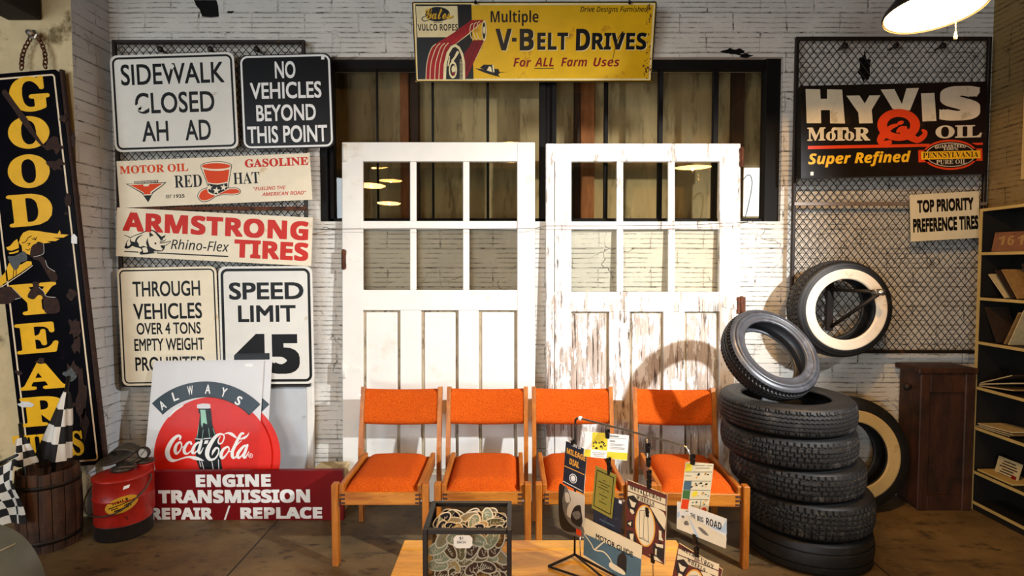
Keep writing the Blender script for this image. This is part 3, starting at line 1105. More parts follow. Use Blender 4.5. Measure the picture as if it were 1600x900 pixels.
S = Panel([(181, 252), (484, 239), (488, 312), (188, 325)], (0, YS - .002, 0), NF, 'hat_sign', 'cream tin sign with a red top hat, tilted up to one side', 'sign')
S.plate('sign_cream', .002, .004)
S.text('MOTOR OIL', 240.5, 263.5, 107, 12.5, 'orange_print', 'serif', .012)
S.text('GASOLINE', 432, 253.5, 99, 13, 'red_print', 'serif', .02)
S.text('RED', 294, 283, 43, 19, 'ink', 'serif', -.004)
S.text('HAT', 385, 278, 41, 18, 'ink', 'serif', -.004)
S.text('EST', 264, 307, 9, 5, 'ink', 'plain', .02)
S.text('1925', 280, 306.3, 17, 5.5, 'ink', 'plain', .02)
S.text('“FUELING THE', 421, 294, 51, 5.6, 'red_print', 'italic', .015)
S.text('AMERICAN ROAD”', 444, 302.2, 69, 5.8, 'red_print', 'italic', .015)
H = zf(300, 245, 12)
S.shape('hat_emblem', 'ink', [(160, 180), (200, 130), (330, 95), (500, 85), (640, 100), (740, 140), (748, 180), (720, 350), (690, 560), (700, 580), (840, 580), (905, 620), (915, 660), (880, 700), (760, 722), (600, 715), (460, 745), (340, 820), (220, 850), (140, 815), (100, 740), (130, 660), (200, 600), (283, 570), (270, 480), (220, 350)], 1, True, H)
S.shape('hat_emblem', 'sign_cream', [(172, 180), (210, 138), (335, 104), (500, 95), (635, 110), (725, 145), (735, 180), (708, 350), (676, 560), (690, 592), (838, 590), (893, 628), (902, 660), (872, 690), (760, 710), (600, 702), (455, 732), (335, 808), (222, 838), (150, 805), (112, 740), (140, 668), (205, 610), (296, 580), (284, 480), (234, 350)], 2, True, H)
S.shape('hat_emblem', 'orange_print', ell(455, 175, 267, 55, 40), 3, False, H)
S.shape('hat_emblem', 'orange_print', [(215, 232), (330, 258), (450, 265), (570, 262), (702, 235), (690, 330), (668, 468), (560, 490), (480, 500), (380, 495), (298, 480), (260, 380)], 3, False, H)
S.shape('hat_emblem', 'ink', [(305, 500), (400, 518), (480, 524), (560, 514), (665, 490), (668, 600), (600, 640), (470, 705), (380, 690), (310, 650)], 3, False, H)
S.shape('hat_emblem', 'orange_print', [(285, 612), (300, 670), (350, 705), (430, 730), (330, 795), (220, 818), (150, 790), (135, 740), (165, 670), (220, 625)], 3, True, H)
S.shape('hat_emblem', 'orange_print', [(505, 705), (600, 650), (700, 610), (830, 605), (885, 640), (880, 675), (760, 695), (620, 690)], 3, True, H)
for (cx, cy, r) in ((330, 575, 62), (460, 635, 75), (595, 575, 68)):
    S.shape('hat_emblem', 'sign_cream', [(cx + (r if i % 2 == 0 else r * .42) * math.sin(i * math.pi / 5 + .1), cy - (r if i % 2 == 0 else r * .42) * math.cos(i * math.pi / 5 + .1)) for i in range(10)], 4, False, H)
E8 = zf(185, 250, 12)
S.shape('eagle_emblem', 'ink', [(140, 448), (905, 415), (830, 485), (650, 620), (560, 795), (440, 625), (250, 515)], 1, False, E8)
S.shape('eagle_emblem', 'sign_cream', [(175, 455), (870, 428), (820, 475), (630, 610), (620, 660), (475, 665), (470, 620), (260, 505)], 2, False, E8)
S.shape('eagle_emblem', 'orange_print', [(215, 470), (470, 458), (475, 495), (560, 495), (590, 450), (835, 440), (740, 500), (600, 600), (610, 640), (480, 645), (480, 610), (300, 510)], 3, False, E8)
S.shape('eagle_emblem', 'ink', [(288, 400), (755, 375), (735, 425), (310, 442)], 1, False, E8)
S.text('INDEPENDENT', 525, 412, 420, 36, 'sign_cream', 'bold', 0, 2, f=E8, k=12, part='eagle_emblem')
S.done()

S = Panel([(181, 323), (487, 341), (488, 415), (183, 401)], (0, YS - .005, 0), NF, 'tire_sign', 'white and red tin tire sign with a charging rhinoceros', 'sign')
S.plate('sign_cream', .002, .004)
S.text('ARMSTRONG', 337, 353.5, 290, 30, 'red_print', 'bold', .028, spacing=1.04)
S.text('TIRES', 424, 391, 116, 29, 'red_print', 'bold', .028)
S.text('Rhino-Flex', 312.5, 383.5, 91, 16, 'ink', 'italic', .006)
R = zf(185, 350, 8.89)
k = 8.89
S.stroke('rhino_emblem', 'ink', [(85, 381, 15), (180, 386, 15), (275, 391, 15)], 1, False, f=R, k=k)
S.stroke('rhino_emblem', 'ink', [(540, 403, 16), (1000, 426, 18), (1520, 451, 18)], 1, False, f=R, k=k)
S.stroke('rhino_emblem', 'ink', [(85, 155, 8), (130, 172, 10), (165, 192, 12)], 1, f=R, k=k)
S.stroke('rhino_emblem', 'ink', [(165, 192, 10), (230, 160, 10), (330, 125, 12), (380, 100, 12), (430, 83, 14), (500, 103, 18), (560, 160, 30), (600, 205, 44)], 1, f=R, k=k)
S.stroke('rhino_emblem', 'ink', [(330, 155, 8), (275, 185, 20), (245, 235, 26), (268, 285, 34)], 1, f=R, k=k)
S.stroke('rhino_emblem', 'ink', [(140, 220, 8), (112, 260, 10), (110, 300, 26), (95, 320, 22)], 1, f=R, k=k)
S.shape('rhino_emblem', 'ink', [(165, 200), (180, 240), (240, 252), (275, 290), (300, 318), (345, 305), (400, 318), (384, 262), (405, 190), (415, 250), (435, 310), (470, 335), (530, 362), (600, 368), (618, 345), (595, 325), (585, 300), (640, 300), (650, 318), (635, 355), (605, 380), (545, 382), (495, 408), (400, 420), (310, 426), (288, 400), (330, 372), (310, 340), (240, 322), (190, 305), (160, 330), (120, 345), (90, 335), (85, 312), (150, 305), (172, 275), (160, 240)], 1, False, R)
S.shape('rhino_emblem', 'sign_cream', [(330, 330), (390, 322), (410, 365), (412, 392), (350, 398)], 2, False, R)
S.shape('rhino_emblem', 'sign_cream', [(490, 385), (530, 372), (540, 380), (500, 398)], 2, False, R)
S.shape('rhino_emblem', 'ink', [(433, 108), (492, 160), (450, 172), (440, 190), (430, 150)], 1, False, R)
S.shape('rhino_emblem', 'ink', [(588, 182), (660, 150), (640, 192), (600, 200)], 1, False, R)
S.shape('rhino_emblem', 'ink', ell(515, 270, 14, 15, 14), 1, False, R)
S.stroke('rhino_emblem', 'ink', [(580, 240, 12), (640, 232, 10), (660, 212, 6)], 1, f=R, k=k)
S.stroke('rhino_emblem', 'ink', [(580, 263, 14), (640, 258, 12), (725, 238, 8), (700, 268, 8), (650, 298, 10), (590, 300, 10)], 1, f=R, k=k)
S.done()

S = Panel([(184, 419), (341, 416), (342, 600), (190, 603)], (0, YS, 0), NF, 'road_sign', 'cream road sign reading THROUGH VEHICLES OVER 4 TONS', 'sign', 'road signs on the mesh panel')
S.plate('sign_cream', .003, .04)
S.border('ink', 3.2, 2.2, 11)
for (t, cx, cy, w, h) in (('THROUGH', 260, 451, 105, 24), ('VEHICLES', 262, 486, 107, 25), ('OVER 4 TONS', 263.5, 513, 100, 18.5), ('EMPTY WEIGHT', 264.5, 538, 109, 19.5), ('PROHIBITED', 266.5, 568, 110, 22)):
    S.text(t, cx, cy, w, h, 'ink', weight=.016)
S.done()
S = Panel([(342, 417), (488, 415), (491, 600), (345, 600)], (0, YS, 0), NF, 'road_sign', 'white road sign reading SPEED LIMIT 45', 'sign', 'road signs on the mesh panel')
S.plate('sign_white', .003, .045)
S.border('ink', 3.4, 4.2, 14)
S.text('SPEED', 416, 454.5, 116, 27, 'ink', weight=.024)
S.text('LIMIT', 417, 490, 90, 26, 'ink', weight=.024)
S.text('45', 417, 553, 103, 63, 'ink', weight=.045)
S.done()

# ------------------------------------------------------------------ vertical enamel sign with its chain
YG = 3.35
G = Panel([(-14, 117), (112, 107), (141, 726), (19, 736)], (0, YG, 0), NF, 'enamel_sign', 'tall chipped black enamel sign with yellow vertical lettering on the pier', 'sign')
G.plate('enamel_navy', .012, .03)
G.border('enamel_cream', 6.5, 2.6, 12)
edge = MB()
hw, hh = G.w / 2, G.h / 2
edge.bb(hw - .002, hw + .018, .004, .03, -hh, hh, .003)
edge.build('rusty_flange', 'rust_dark', G.root)['label'] = 'rusted side flange'
for (t, cx, cy, w, h, wt) in (('G', 46, 147, 62, 54, .035), ('O', 45, 207, 64, 50, .035), ('O', 45, 267.5, 65, 52, .04), ('D', 47, 328, 70, 50, .03), ('Y', 53, 467, 75, 49, .03),
                              ('E', 57.5, 528, 67, 48, .03), ('A', 66, 585, 75, 47, .03), ('R', 71, 642, 78, 47, .03), ('TIRES', 76, 696, 111, 40, .02)):
    G.text(t, cx, cy, w, h, 'enamel_yellow', 'serif', wt, 1)
W = zf(0, 340, 6.427)
k = 6.427
G.shape('winged_foot_emblem', 'enamel_yellow', [(190, 250), (208, 190), (235, 150), (290, 128), (380, 134), (480, 150), (580, 163), (600, 125), (610, 150), (606, 166), (690, 172), (640, 200), (530, 202), (600, 215), (560, 236), (470, 236), (510, 250), (440, 258), (385, 240), (350, 270), (315, 320), (302, 375), (265, 362), (225, 335), (218, 285)], 1, False, W)
G.shape('winged_foot_emblem', 'enamel_yellow', [(62, 300), (100, 285), (140, 238), (172, 214), (188, 260), (190, 306), (120, 332), (78, 328)], 1, False, W)
G.shape('winged_foot_emblem', 'enamel_yellow', [(88, 352), (140, 345), (190, 325), (186, 345), (140, 362), (95, 366)], 1, False, W)
G.shape('winged_foot_emblem', 'enamel_yellow', [(92, 455), (150, 480), (215, 470), (270, 438), (316, 440), (322, 470), (240, 530), (150, 590), (60, 650), (-10, 695), (-10, 610), (45, 560)], 1, False, W)
G.stroke('winged_foot_emblem', 'enamel_cream', [(326, 482, 8), (240, 548, 8), (150, 608, 8), (70, 662, 8), (0, 706, 8)], 1, f=W, k=k)
for pts in ([(225, 255), (262, 240), (282, 205), (318, 185)], [(322, 210), (352, 220), (372, 198)], [(345, 200), (360, 225)], [(275, 262), (305, 258), (285, 282)], [(262, 318), (285, 328), (302, 312)], [(140, 520), (135, 600)], [(165, 515), (162, 590)]):
    G.stroke('winged_foot_emblem', 'enamel_navy', [(x, y, 7) for x, y in pts], 2, f=W, k=k)
chips = [[(320, 290), (380, 255), (440, 262), (445, 330), (430, 370), (340, 395), (305, 380)], [(390, 370), (430, 395), (460, 430), (480, 490), (520, 520), (555, 540), (582, 600), (560, 640), (520, 640), (470, 560), (420, 470), (395, 435), (330, 410)],
         [(-20, 720), (80, 692), (130, 710), (200, 780), (210, 805), (155, 820), (100, 862), (30, 868), (-20, 855)], [(330, 648), (390, 650), (395, 700), (440, 740), (470, 790), (560, 800), (595, 850), (600, 940), (510, 965), (450, 940), (430, 800), (385, 780), (340, 820), (280, 795), (310, 725), (335, 700)]]
for i, c in enumerate(chips):
    G.shape('rust_chip', 'rust_dark', c, 4, True, W)
    G.stroke('chip_rim', 'chip_white', [(x, y, 4) for x, y in c[2:6]], 5, f=W, k=k)
G.shape('rust_chip', 'bare_metal', [(82, 392), (150, 385), (240, 340), (275, 385), (270, 430), (210, 455), (180, 510), (150, 525), (110, 470)], 5, True, W)
for (cx, cy, rx, ry, sd) in ((85, 226, 14, 13, 1), (88, 257, 12, 9, 2), (100, 185, 6, 6, 3), (115, 220, 4, 12, 4), (106, 310, 5, 12, 5), (112, 460, 7, 8, 6), (117, 512, 10, 18, 7), (113, 580, 14, 12, 8), (128, 625, 8, 40, 9), (120, 540, 6, 12, 10), (30, 582, 5, 4, 11), (115, 632, 4, 4, 12), (64, 565, 7, 5, 13), (104, 340, 6, 8, 14), (133, 660, 5, 22, 15)):
    G.shape('rust_chip', 'rust_dark', blob(cx, cy, rx, ry, sd, 14, .45), 4)
G.stroke('rust_chip', 'rust_dark', [(8, 145, 9), (20, 162, 8), (40, 190, 10), (52, 208, 7), (66, 226, 4), (76, 232, 4)], 5)
G.shape('rust_chip', 'chip_white', blob(40, 631, 12, 5, 5, 14, .35), 5)
G.shape('rust_chip', 'bare_metal', blob(110, 585, 9, 8, 25, 14, .5), 5)
G.shape('price_tag', 'paper_w', [(112, 370), (116, 365), (121, 370), (121, 381), (112, 380)], 6)
G.done()
# chain on a bolt
hook = at(54, 55, YG + .02)
root = thing('hanging_chain', 'rusty chain on a bolt above the tall enamel sign', 'chain', Matrix.Translation(hook))
mb = MB()
for side, e in ((-1, at(34, 108, YG + .008)), (1, at(70, 106, YG + .008))):
    a = Vector((side * .02, 0, -.01))
    b = e - hook
    nl = 8
    for i in range(nl):
        c = a.lerp(b, (i + .5) / nl) + Vector((side * .02 * math.sin(math.pi * (i + .5) / nl), 0, 0))
        d = (b - a).normalized()
        ln = (b - a).length / nl * .72
        w = .011
        nrm = Vector((0, 1, 0)) if i % 2 else d.cross(Vector((0, 1, 0)))
        loop = []
        for j in range(14):
            t = 2 * math.pi * j / 14
            loop.append(c + d * (math.cos(t) * ln) + nrm * (math.sin(t) * w))
        mb.tube(loop, .0042, 6, True)
    mb.build('chain', 'rust', root)
    mb = MB()
mb = MB()
RX = Matrix.Rotation(math.pi / 2, 4, 'X')
mb.lathe([(0, .05), (.016, .048), (.02, .038), (.02, .018), (.03, .016), (.03, .0), (.012, -.005), (.012, -(YP - hook.y))], 6, 0, RX, False)
mb.build('bolt', 'chrome', root)

# ------------------------------------------------------------------ posters in clear sleeves
CW = zf(250, 665, 10)


def soda_poster(name, label, corners, p0, dx, front):
    n = Vector((0, -1, .20)).normalized()
    P = Panel(corners, p0, n, name, label, 'poster', 'soda posters')
    P.plate('poster', .006, .004)

    def f(x, y):
        return (x + dx, y)
    P.shape('red_disc', 'coke_red', ell(332.5, 713, 92, 93, 64), 1, False, f)
    # slate banner
    cx, cy = 321.5, 716
    band = ell(cx, cy, 120, 120, 30, 0, -134.5, -44.5) + ell(cx, cy, 96, 96, 30, 0, -134.5, -44.5)[::-1]
    P.shape('banner', 'coke_band', band, 2, False, f)
    P.stroke('banner', 'ink', [(x, y, 1.2) for x, y in ell(cx, cy, 96, 96, 30, 0, -134.5, -44.5)], 3, False, f=f)
    for (ch, x, y, r) in (('A', 254, 633, 32), ('L', 274, 619, 22), ('W', 297.5, 610, 10), ('A', 325, 608, 0), ('Y', 350, 613, -14), ('S', 373, 626, -27)):
        P.text(ch, x + dx, y, 8.5, 14.5, 'paper_w', 'plain', .02, 3, rot=r)
    P.stroke('highlight', 'paper_w', [(265, 651, 1.5), (273, 642, 2.6), (286, 634, 1.5)], 3, f=f)
    # bottle
    Z = zf(215 + dx, 545, 4.5)
    P.shape('bottle', 'bottle', [(428, 420), (515, 420), (520, 455), (527, 530), (545, 585), (575, 640), (590, 720), (585, 780), (600, 857), (440, 857), (412, 780), (405, 640), (425, 580), (432, 520), (440, 455), (428, 450)], 2, False, Z)
    P.shape('bottle', 'poster', [(420, 392), (460, 384), (510, 388), (515, 415), (500, 420), (440, 420), (418, 416)], 3, False, Z)
    P.shape('bottle', 'bottle_green', [(440, 428), (478, 430), (480, 452), (490, 530), (462, 520), (455, 555), (448, 530), (445, 455)], 3, False, Z)
    for pts in ([(430, 540), (418, 630)], [(462, 570), (455, 632)], [(500, 560), (508, 628)], [(530, 560), (548, 610)]):
        P.stroke('bottle', 'bottle_green', [(x, y, 3) for x, y in pts], 3, False, f=Z, k=4.5)
    for pts in ([(655, 560), (690, 690)], [(815, 570), (838, 705)], [(915, 530), (922, 690)], [(620, 560), (640, 640)]):
        P.stroke('bottle', 'poster', [(x + dx * 10, y, 12) for x, y in pts], 3, False, f=CW, k=10)
    P.stroke('bottle', 'poster', [(550 + dx * 10, 205, 10), (600 + dx * 10, 210, 14), (680 + dx * 10, 212, 10)], 3, f=CW, k=10)
    P.stroke('bottle', 'poster', [(690 + dx * 10, 205, 16), (800 + dx * 10, 195, 14)], 3, f=CW, k=10)
    # flowing script
    q = dict(layer=4, k=10, f=lambda x, y: CW(x + dx * 10, y))
    for pts, cl in (
            ([(312, 215, 26), (322, 175, 38), (285, 160, 42), (225, 200, 56), (160, 290, 70), (118, 400, 74), (135, 490, 70), (190, 543, 50), (270, 538, 26), (350, 512, 22), (450, 490, 30), (545, 505, 52), (620, 525, 40), (690, 548, 5)], False),
            ([(320, 258, 28), (262, 300, 44), (238, 380, 52), (262, 438, 38), (312, 395, 22), (342, 320, 22)], True),
            ([(340, 340, 16), (390, 325, 16)], False),
            ([(492, 285, 34), (475, 255, 30), (425, 285, 42), (382, 365, 48), (390, 425, 44), (430, 438, 26), (480, 400, 16), (525, 350, 12)], False),
            ([(610, 262, 30), (550, 305, 44), (510, 395, 50), (530, 432, 32), (590, 385, 18), (638, 290, 18)], True),
            ([(650, 240, 40), (625, 330, 48), (608, 400, 46), (632, 430, 28), (680, 345, 10)], False),
            ([(815, 460, 10), (838, 400, 40), (880, 350, 34), (920, 368, 22), (912, 440, 24), (862, 512, 28), (790, 532, 44), (742, 470, 62), (748, 380, 72), (795, 280, 64), (865, 180, 52), (930, 135, 36), (990, 140, 22), (1005, 190, 20), (972, 268, 22), (925, 280, 24), (912, 235, 22), (945, 170, 12)], False),
            ([(1000, 135, 8), (1060, 116, 26), (1120, 132, 44), (1175, 172, 30), (1205, 200, 6)], False),
            ([(1060, 332, 28), (990, 375, 46), (955, 460, 52), (980, 508, 38), (1040, 450, 22), (1082, 375, 22)], True),
            ([(1070, 405, 16), (1130, 400, 16)], False),
            ([(1305, 125, 34), (1275, 125, 38), (1235, 185, 46), (1180, 300, 50), (1135, 405, 52), (1135, 480, 48), (1165, 505, 28), (1225, 440, 12)], False),
            ([(1170, 345, 8), (1230, 275, 16), (1275, 235, 10)], False),
            ([(1255, 210, 18), (1320, 190, 38), (1370, 152, 22), (1395, 105, 3)], False),
            ([(1330, 312, 32), (1270, 365, 46), (1215, 450, 52), (1235, 505, 34), (1292, 450, 18), (1350, 345, 18)], True),
            ([(1368, 305, 36), (1335, 400, 48), (1308, 470, 46), (1335, 500, 28), (1392, 405, 10)], False)):
        P.stroke('script_lettering', 'paper_w', pts, closed=cl, **q)
    P.shape('script_lettering', 'paper_w', [(705, 233), (762, 228), (745, 280), (688, 287)], 4, False, q['f'])
    P.stroke('script_lettering', 'paper_w', [(1418 + 32 * math.cos(a * .5236), 468 + 32 * math.sin(a * .5236), 7) for a in range(12)], closed=True, **q)
    P.text('R', 1418 + dx * 10, 468, 28, 34, 'paper_w', 'bold', 0, 4, f=CW, k=10, part='script_lettering')
    if front:
        P.shape('price_sticker', 'paper_w', [(383, 568), (395, 568), (395, 573), (383, 573)], 5)
    else:
        P.shape('price_sticker', 'paper_w', [(402, 570), (409, 570), (409, 575), (402, 575)], 5)
    # clear sleeve standing a little taller than the board
    a, b = P.L(corners[0][0] - 1, corners[0][1] - (12 if not front else 2)), P.L(corners[2][0] + 1, corners[2][1])
    mb = MB().bb(-P.w / 2 - .004, P.w / 2 + .004, -.0052, -.0042, -P.h / 2, a[1])
    mb.build('clear_sleeve', 'clear', P.root)
    P.done()
    return P


soda_poster('soda_poster', 'red soda disc poster peeking out from behind a matching one', [(228, 566), (412, 562), (428, 742), (240, 742)], Vector((0, 3.52, .45)), 14, False)
soda_poster('soda_poster', 'front soda disc poster with bottle, banner reading ALWAYS', [(223, 568), (402, 564), (412, 742), (241, 742)], Vector((0, 3.505, .45)), 0, True)

# ------------------------------------------------------------------ maroon repair sign on the floor
E1 = Panel([(238, 737), (535, 735), (537.5, 813.5), (240, 815)], (0, 3.36, 0), NF, 'repair_sign', 'maroon sign reading ENGINE TRANSMISSION standing on the floor', 'sign')
E1.plate('maroon', .035, .004)
E1.text('ENGINE', 364.5, 751, 117, 20, 'ink_white', 'bold', .035)
E1.text('TRANSMISSION', 366, 775.5, 237, 21, 'ink_white', 'bold', .035)
E1.text('REPAIR', 283.5, 802.5, 97, 18.5, 'ink_white', 'bold', .035)
E1.text('/', 355, 801, 11, 22, 'ink_white', 'bold', .0)
E1.text('REPLACE', 439.5, 801.5, 128, 18.5, 'ink_white', 'bold', .035)
E1.done()
wbk = at(516, 729, 3.50)
tag(MB().bb(wbk.x - .10, wbk.x + .10, 3.42, 3.60, 0, wbk.z, .008).build('wooden_block', 'ply'), 'low drab wooden block behind one end of the maroon sign', 'block')
gp0, gp1 = at(300, 590, 3.71), at(480, 600, 3.71)
root = thing('grey_board', 'pale grey painted board leaning behind the posters', 'board', ((gp0.x + gp1.x) / 2, 3.70, 0))
hw = (gp1.x - gp0.x) / 2
MB().bb(-hw, hw, -.012, .012, 0, gp0.z + .02, .003).build('panel', 'grey_panel', root)
MB().bb(hw, hw + .05, -.014, .014, 0, gp0.z + .02, .006).build('edge_strip', 'door_white', root)
# ------------------------------------------------------------------ embossed yellow sign over the window
tb = math.atan(.128 / .53)
VN = Vector((0, -math.cos(tb), -math.sin(tb)))
V = Panel([(643, 3), (1025, 2), (1019.5, 128), (650, 128)], at(830, 128, 3.69), VN, 'farm_sign', 'yellow embossed tin sign for V-belt drives above the window', 'sign')
V.plate('vb_yellow', .012, .006)
V.border('sign_black', 0, 1.6, 3)
V.border('vb_cream', 2.4, 2.6, 3)
Z = zf(640, 0, 6.82)
k = 6.82
V.shape('black_field', 'sign_black', [(62, 46), (658, 45), (682, 845), (88, 846)], 1, False, Z)
V.shape('cream_field', 'vb_cream', [(68, 66), (510, 64), (522, 396), (84, 398)], 2, False, Z)
V.shape('oval_emblem', 'sign_black', ell(298, 152, 132, 78, 40), 3, False, Z)
V.text('Gates', 300, 145, 262, 120, 'vb_yellow', 'script', .006, 4, f=Z, k=k, part='oval_lettering')
V.stroke('oval_lettering', 'vb_yellow', [(390, 185, 12), (430, 185, 16), (462, 172, 14)], 4, f=Z, k=k)
V.stroke('oval_lettering', 'sign_black', [(390, 200, 6), (440, 196, 6), (468, 178, 6), (460, 166, 5)], 3, f=Z, k=k)
V.stroke('oval_lettering', 'sign_black', [(200, 175, 6), (150, 180, 8), (132, 205, 10), (160, 225, 8), (215, 212, 6)], 3, f=Z, k=k)
V.stroke('oval_lettering', 'sign_black', [(255, 240, 5), (350, 240, 5)], 3, False, f=Z, k=k)
V.text('VULCO ROPES', 300, 292, 425, 70, 'sign_black', 'bold', .0, 3, f=Z, k=k)
# belts
V.shape('red_belts', 'vb_red', [(172, 845), (178, 720), (200, 590), (240, 500), (290, 462), (470, 350), (660, 215), (800, 213), (770, 240), (640, 340), (505, 462), (440, 480), (390, 560), (362, 690), (355, 845)], 4, False, Z)
V.shape('red_belts', 'vb_darkred', [(592, 836), (580, 720), (585, 565), (640, 490), (678, 428), (795, 428), (750, 530), (690, 650), (605, 836)], 4, False, Z)
for pts in ([(645, 480), (590, 600)], [(690, 440), (600, 680)], [(730, 435), (600, 760)]):
    V.stroke('belt_lines', 'sign_black', [(x, y, 6) for x, y in pts], 5, False, f=Z, k=k)
V.stroke('belt_lines', 'vb_cream', [(790, 450, 4), (745, 545, 6), (700, 640, 5)], 5, f=Z, k=k)
for pts in ([(218, 845), (226, 690), (258, 570), (290, 500), (325, 462)], [(268, 845), (276, 690), (308, 570), (335, 500), (372, 462)], [(312, 845), (322, 690), (350, 570), (378, 500), (412, 460)], [(174, 845), (182, 700), (206, 585), (240, 505), (280, 470)]):
    V.stroke('belt_lines', 'vb_cream', [(x, y, 8) for x, y in pts], 5, f=Z, k=k)
for pts in ([(330, 455), (690, 218)], [(375, 455), (725, 216)], [(420, 452), (760, 218)]):
    V.stroke('belt_lines', 'vb_darkred', [(x, y, 7) for x, y in pts], 5, False, f=Z, k=k)
V.stroke('belt_lines', 'vb_cream', [(500, 462, 5), (620, 370, 9), (760, 245, 5)], 5, False, f=Z, k=k)
V.shape('pulley', 'vb_cream', [(358, 845), (364, 690), (395, 560), (440, 490), (490, 468), (535, 500), (570, 570), (590, 660), (592, 845)], 6, False, Z)
V.shape('pulley', 'sign_black', [(388, 845), (395, 690), (425, 570), (460, 510), (490, 500), (525, 530), (552, 600), (566, 680), (568, 845)], 7, False, Z)
V.stroke('pulley', 'vb_cream', [(455, 650, 26), (485, 610, 22), (512, 560, 30)], 8, f=Z, k=k)
V.stroke('pulley', 'vb_cream', [(425, 600, 10), (420, 650, 16), (410, 700, 12)], 8, f=Z, k=k)
V.shape('pulley', 'vb_cream', ell(462, 745, 44, 92, 30), 9, False, Z)
V.shape('pulley', 'sign_black', ell(462, 745, 30, 66, 30), 10, False, Z)
V.shape('pulley', 'vb_cream', ell(470, 740, 22, 40, 24), 11, False, Z)
V.shape('pulley', 'vb_darkred', [(448, 775), (485, 765), (482, 805), (455, 808)], 12, False, Z)
for y in range(640, 840, 14):
    V.stroke('pulley', 'vb_cream', [(535, y, 4), (584, y, 5)], 8, False, f=Z, k=k)
for (cx, rx) in ((668, 26), (706, 26), (742, 26)):
    V.stroke('small_pulley', 'vb_cream', [(cx - rx, 330 - (cx - 668) * .35, 7), (cx - rx + 10, 270 - (cx - 668) * .3, 8), (cx + 8, 250 - (cx - 668) * .3, 6)], 6, f=Z, k=k)
    V.stroke('small_pulley', 'vb_cream', [(cx - rx, 340, 7), (cx - 10, 400, 8), (cx + 18, 425, 6)], 6, f=Z, k=k)
V.shape('small_pulley', 'vb_cream', ell(795, 328, 27, 112, 30), 7, False, Z)
V.shape('small_pulley', 'sign_black', ell(793, 328, 17, 90, 30), 8, False, Z)
V.shape('small_pulley', 'vb_cream', ell(795, 322, 12, 40, 20), 9, False, Z)
# little aeroplane
V.shape('aeroplane', 'sign_black', [(692, 728), (765, 735), (850, 752), (930, 785), (968, 822), (900, 805), (800, 775)], 2, False, Z)
V.shape('aeroplane', 'sign_black', [(748, 722), (790, 688), (860, 690), (892, 688), (905, 735), (945, 735), (960, 768), (1045, 766), (960, 778), (945, 798), (850, 765)], 2, False, Z)
V.shape('aeroplane', 'vb_cream', [(822, 750), (848, 706), (868, 712), (880, 770)], 3, False, Z)
V.shape('aeroplane', 'vb_cream', [(880, 690), (896, 694), (905, 770), (890, 772)], 3, False, Z)
# lettering
for (t, cx, cy, w, h) in (('V', 787, 62, 25, 34), ('B', 823, 62, 22, 34), ('ELT', 863.5, 64.5, 48, 27), ('D', 911, 62, 22, 34), ('RIVES', 967.5, 64.5, 85, 27)):
    V.text(t, cx + 1.2, cy + 1.0, w, h, 'vb_cream', 'bold', .015, 1, part='letter_edges')
    V.text(t, cx, cy, w, h, 'sign_black', 'bold', .015, 2)
V.shape('lettering', 'sign_black', [(800, 59), (807, 59), (807, 65), (800, 65)], 2)
V.text('Multiple', 804, 28.5, 74, 24, 'sign_black', 'bold', .0, 2)
V.text('Drive Designs Furnished', 959.5, 15.5, 104, 11, 'sign_black', 'italic', .01, 2)
for (t, cx, cy, w, h) in (('For', 816, 97.5, 28, 14), ('ALL', 850.5, 97, 30, 14), ('Farm', 897, 97, 41, 14), ('Uses', 947.5, 97, 41, 14)):
    V.text(t, cx, cy, w, h, 'vb_darkred', 'bolditalic', .0, 2, part='red_lettering')
V.stroke('red_lettering', 'sign_black', [(835, 107, 1.2), (865, 106.5, 1.2)], 2, False)
for i in range(46):
    r = random.Random(i)
    x = 1018 - abs(r.gauss(0, 5)) - 1
    y = r.choice([r.gauss(14, 8), r.gauss(112, 9), r.uniform(8, 122)])
    if 6 < y < 123:
        V.shape('rust_spot', 'rust', blob(x, y, r.uniform(.5, 1.7), r.uniform(.5, 1.9), i, 9, .4), 3)
V.stroke('rust_spot', 'rust_dark', [(973, 50, 2.2), (965, 62, 1.2), (960, 80, .9), (957, 95, .6)], 3)
V.done()
mb = MB()
for px in (743, 984):
    a = at(px, 4, 3.555)
    mb.tube([a, (a.x, 3.60, a.z + .06), (a.x, YW, a.z + .13)], .004, 6)
    mb.lathe([(0, -.01), (.009, -.008), (.011, .004)], 8, 0, Matrix.Translation(a) @ RX)
o = mb.build('hanging_wire', 'wire', V.root, V.M.inverted())

# ------------------------------------------------------------------ tin oil sign and card on the right
HY = Panel([(1250, 134), (1535, 128), (1546, 271), (1253, 279)], (0, 3.55, 0), NF, 'oil_sign', 'black tin motor oil sign with cream letters on the mesh panel', 'sign')
HY.plate('hy_black', .055, .006)
Z = zf(1255, 130, 5.517)
k = 5.517
HY.shape('big_lettering', 'hy_cream', [(20, 50), (145, 52), (150, 135), (205, 135), (205, 52), (335, 55), (360, 348), (232, 346), (230, 232), (152, 232), (155, 345), (30, 345)], 1, False, Z)
HY.shape('big_lettering', 'hy_cream', [(372, 108), (485, 106), (530, 175), (570, 106), (665, 104), (590, 230), (600, 345), (482, 347), (475, 255)], 1, False, Z)
HY.shape('big_lettering', 'hy_cream', [(668, 55), (785, 50), (850, 180), (890, 45), (998, 40), (920, 235), (770, 222)], 1, False, Z)
HY.shape('big_lettering', 'hy_cream', [(1015, 88), (1130, 83), (1148, 325), (1028, 330)], 1, False, Z)
HY.text('S', 1350, 173, 352, 296, 'hy_cream', 'bold', .05, 1, part='big_lettering', f=Z, k=k)
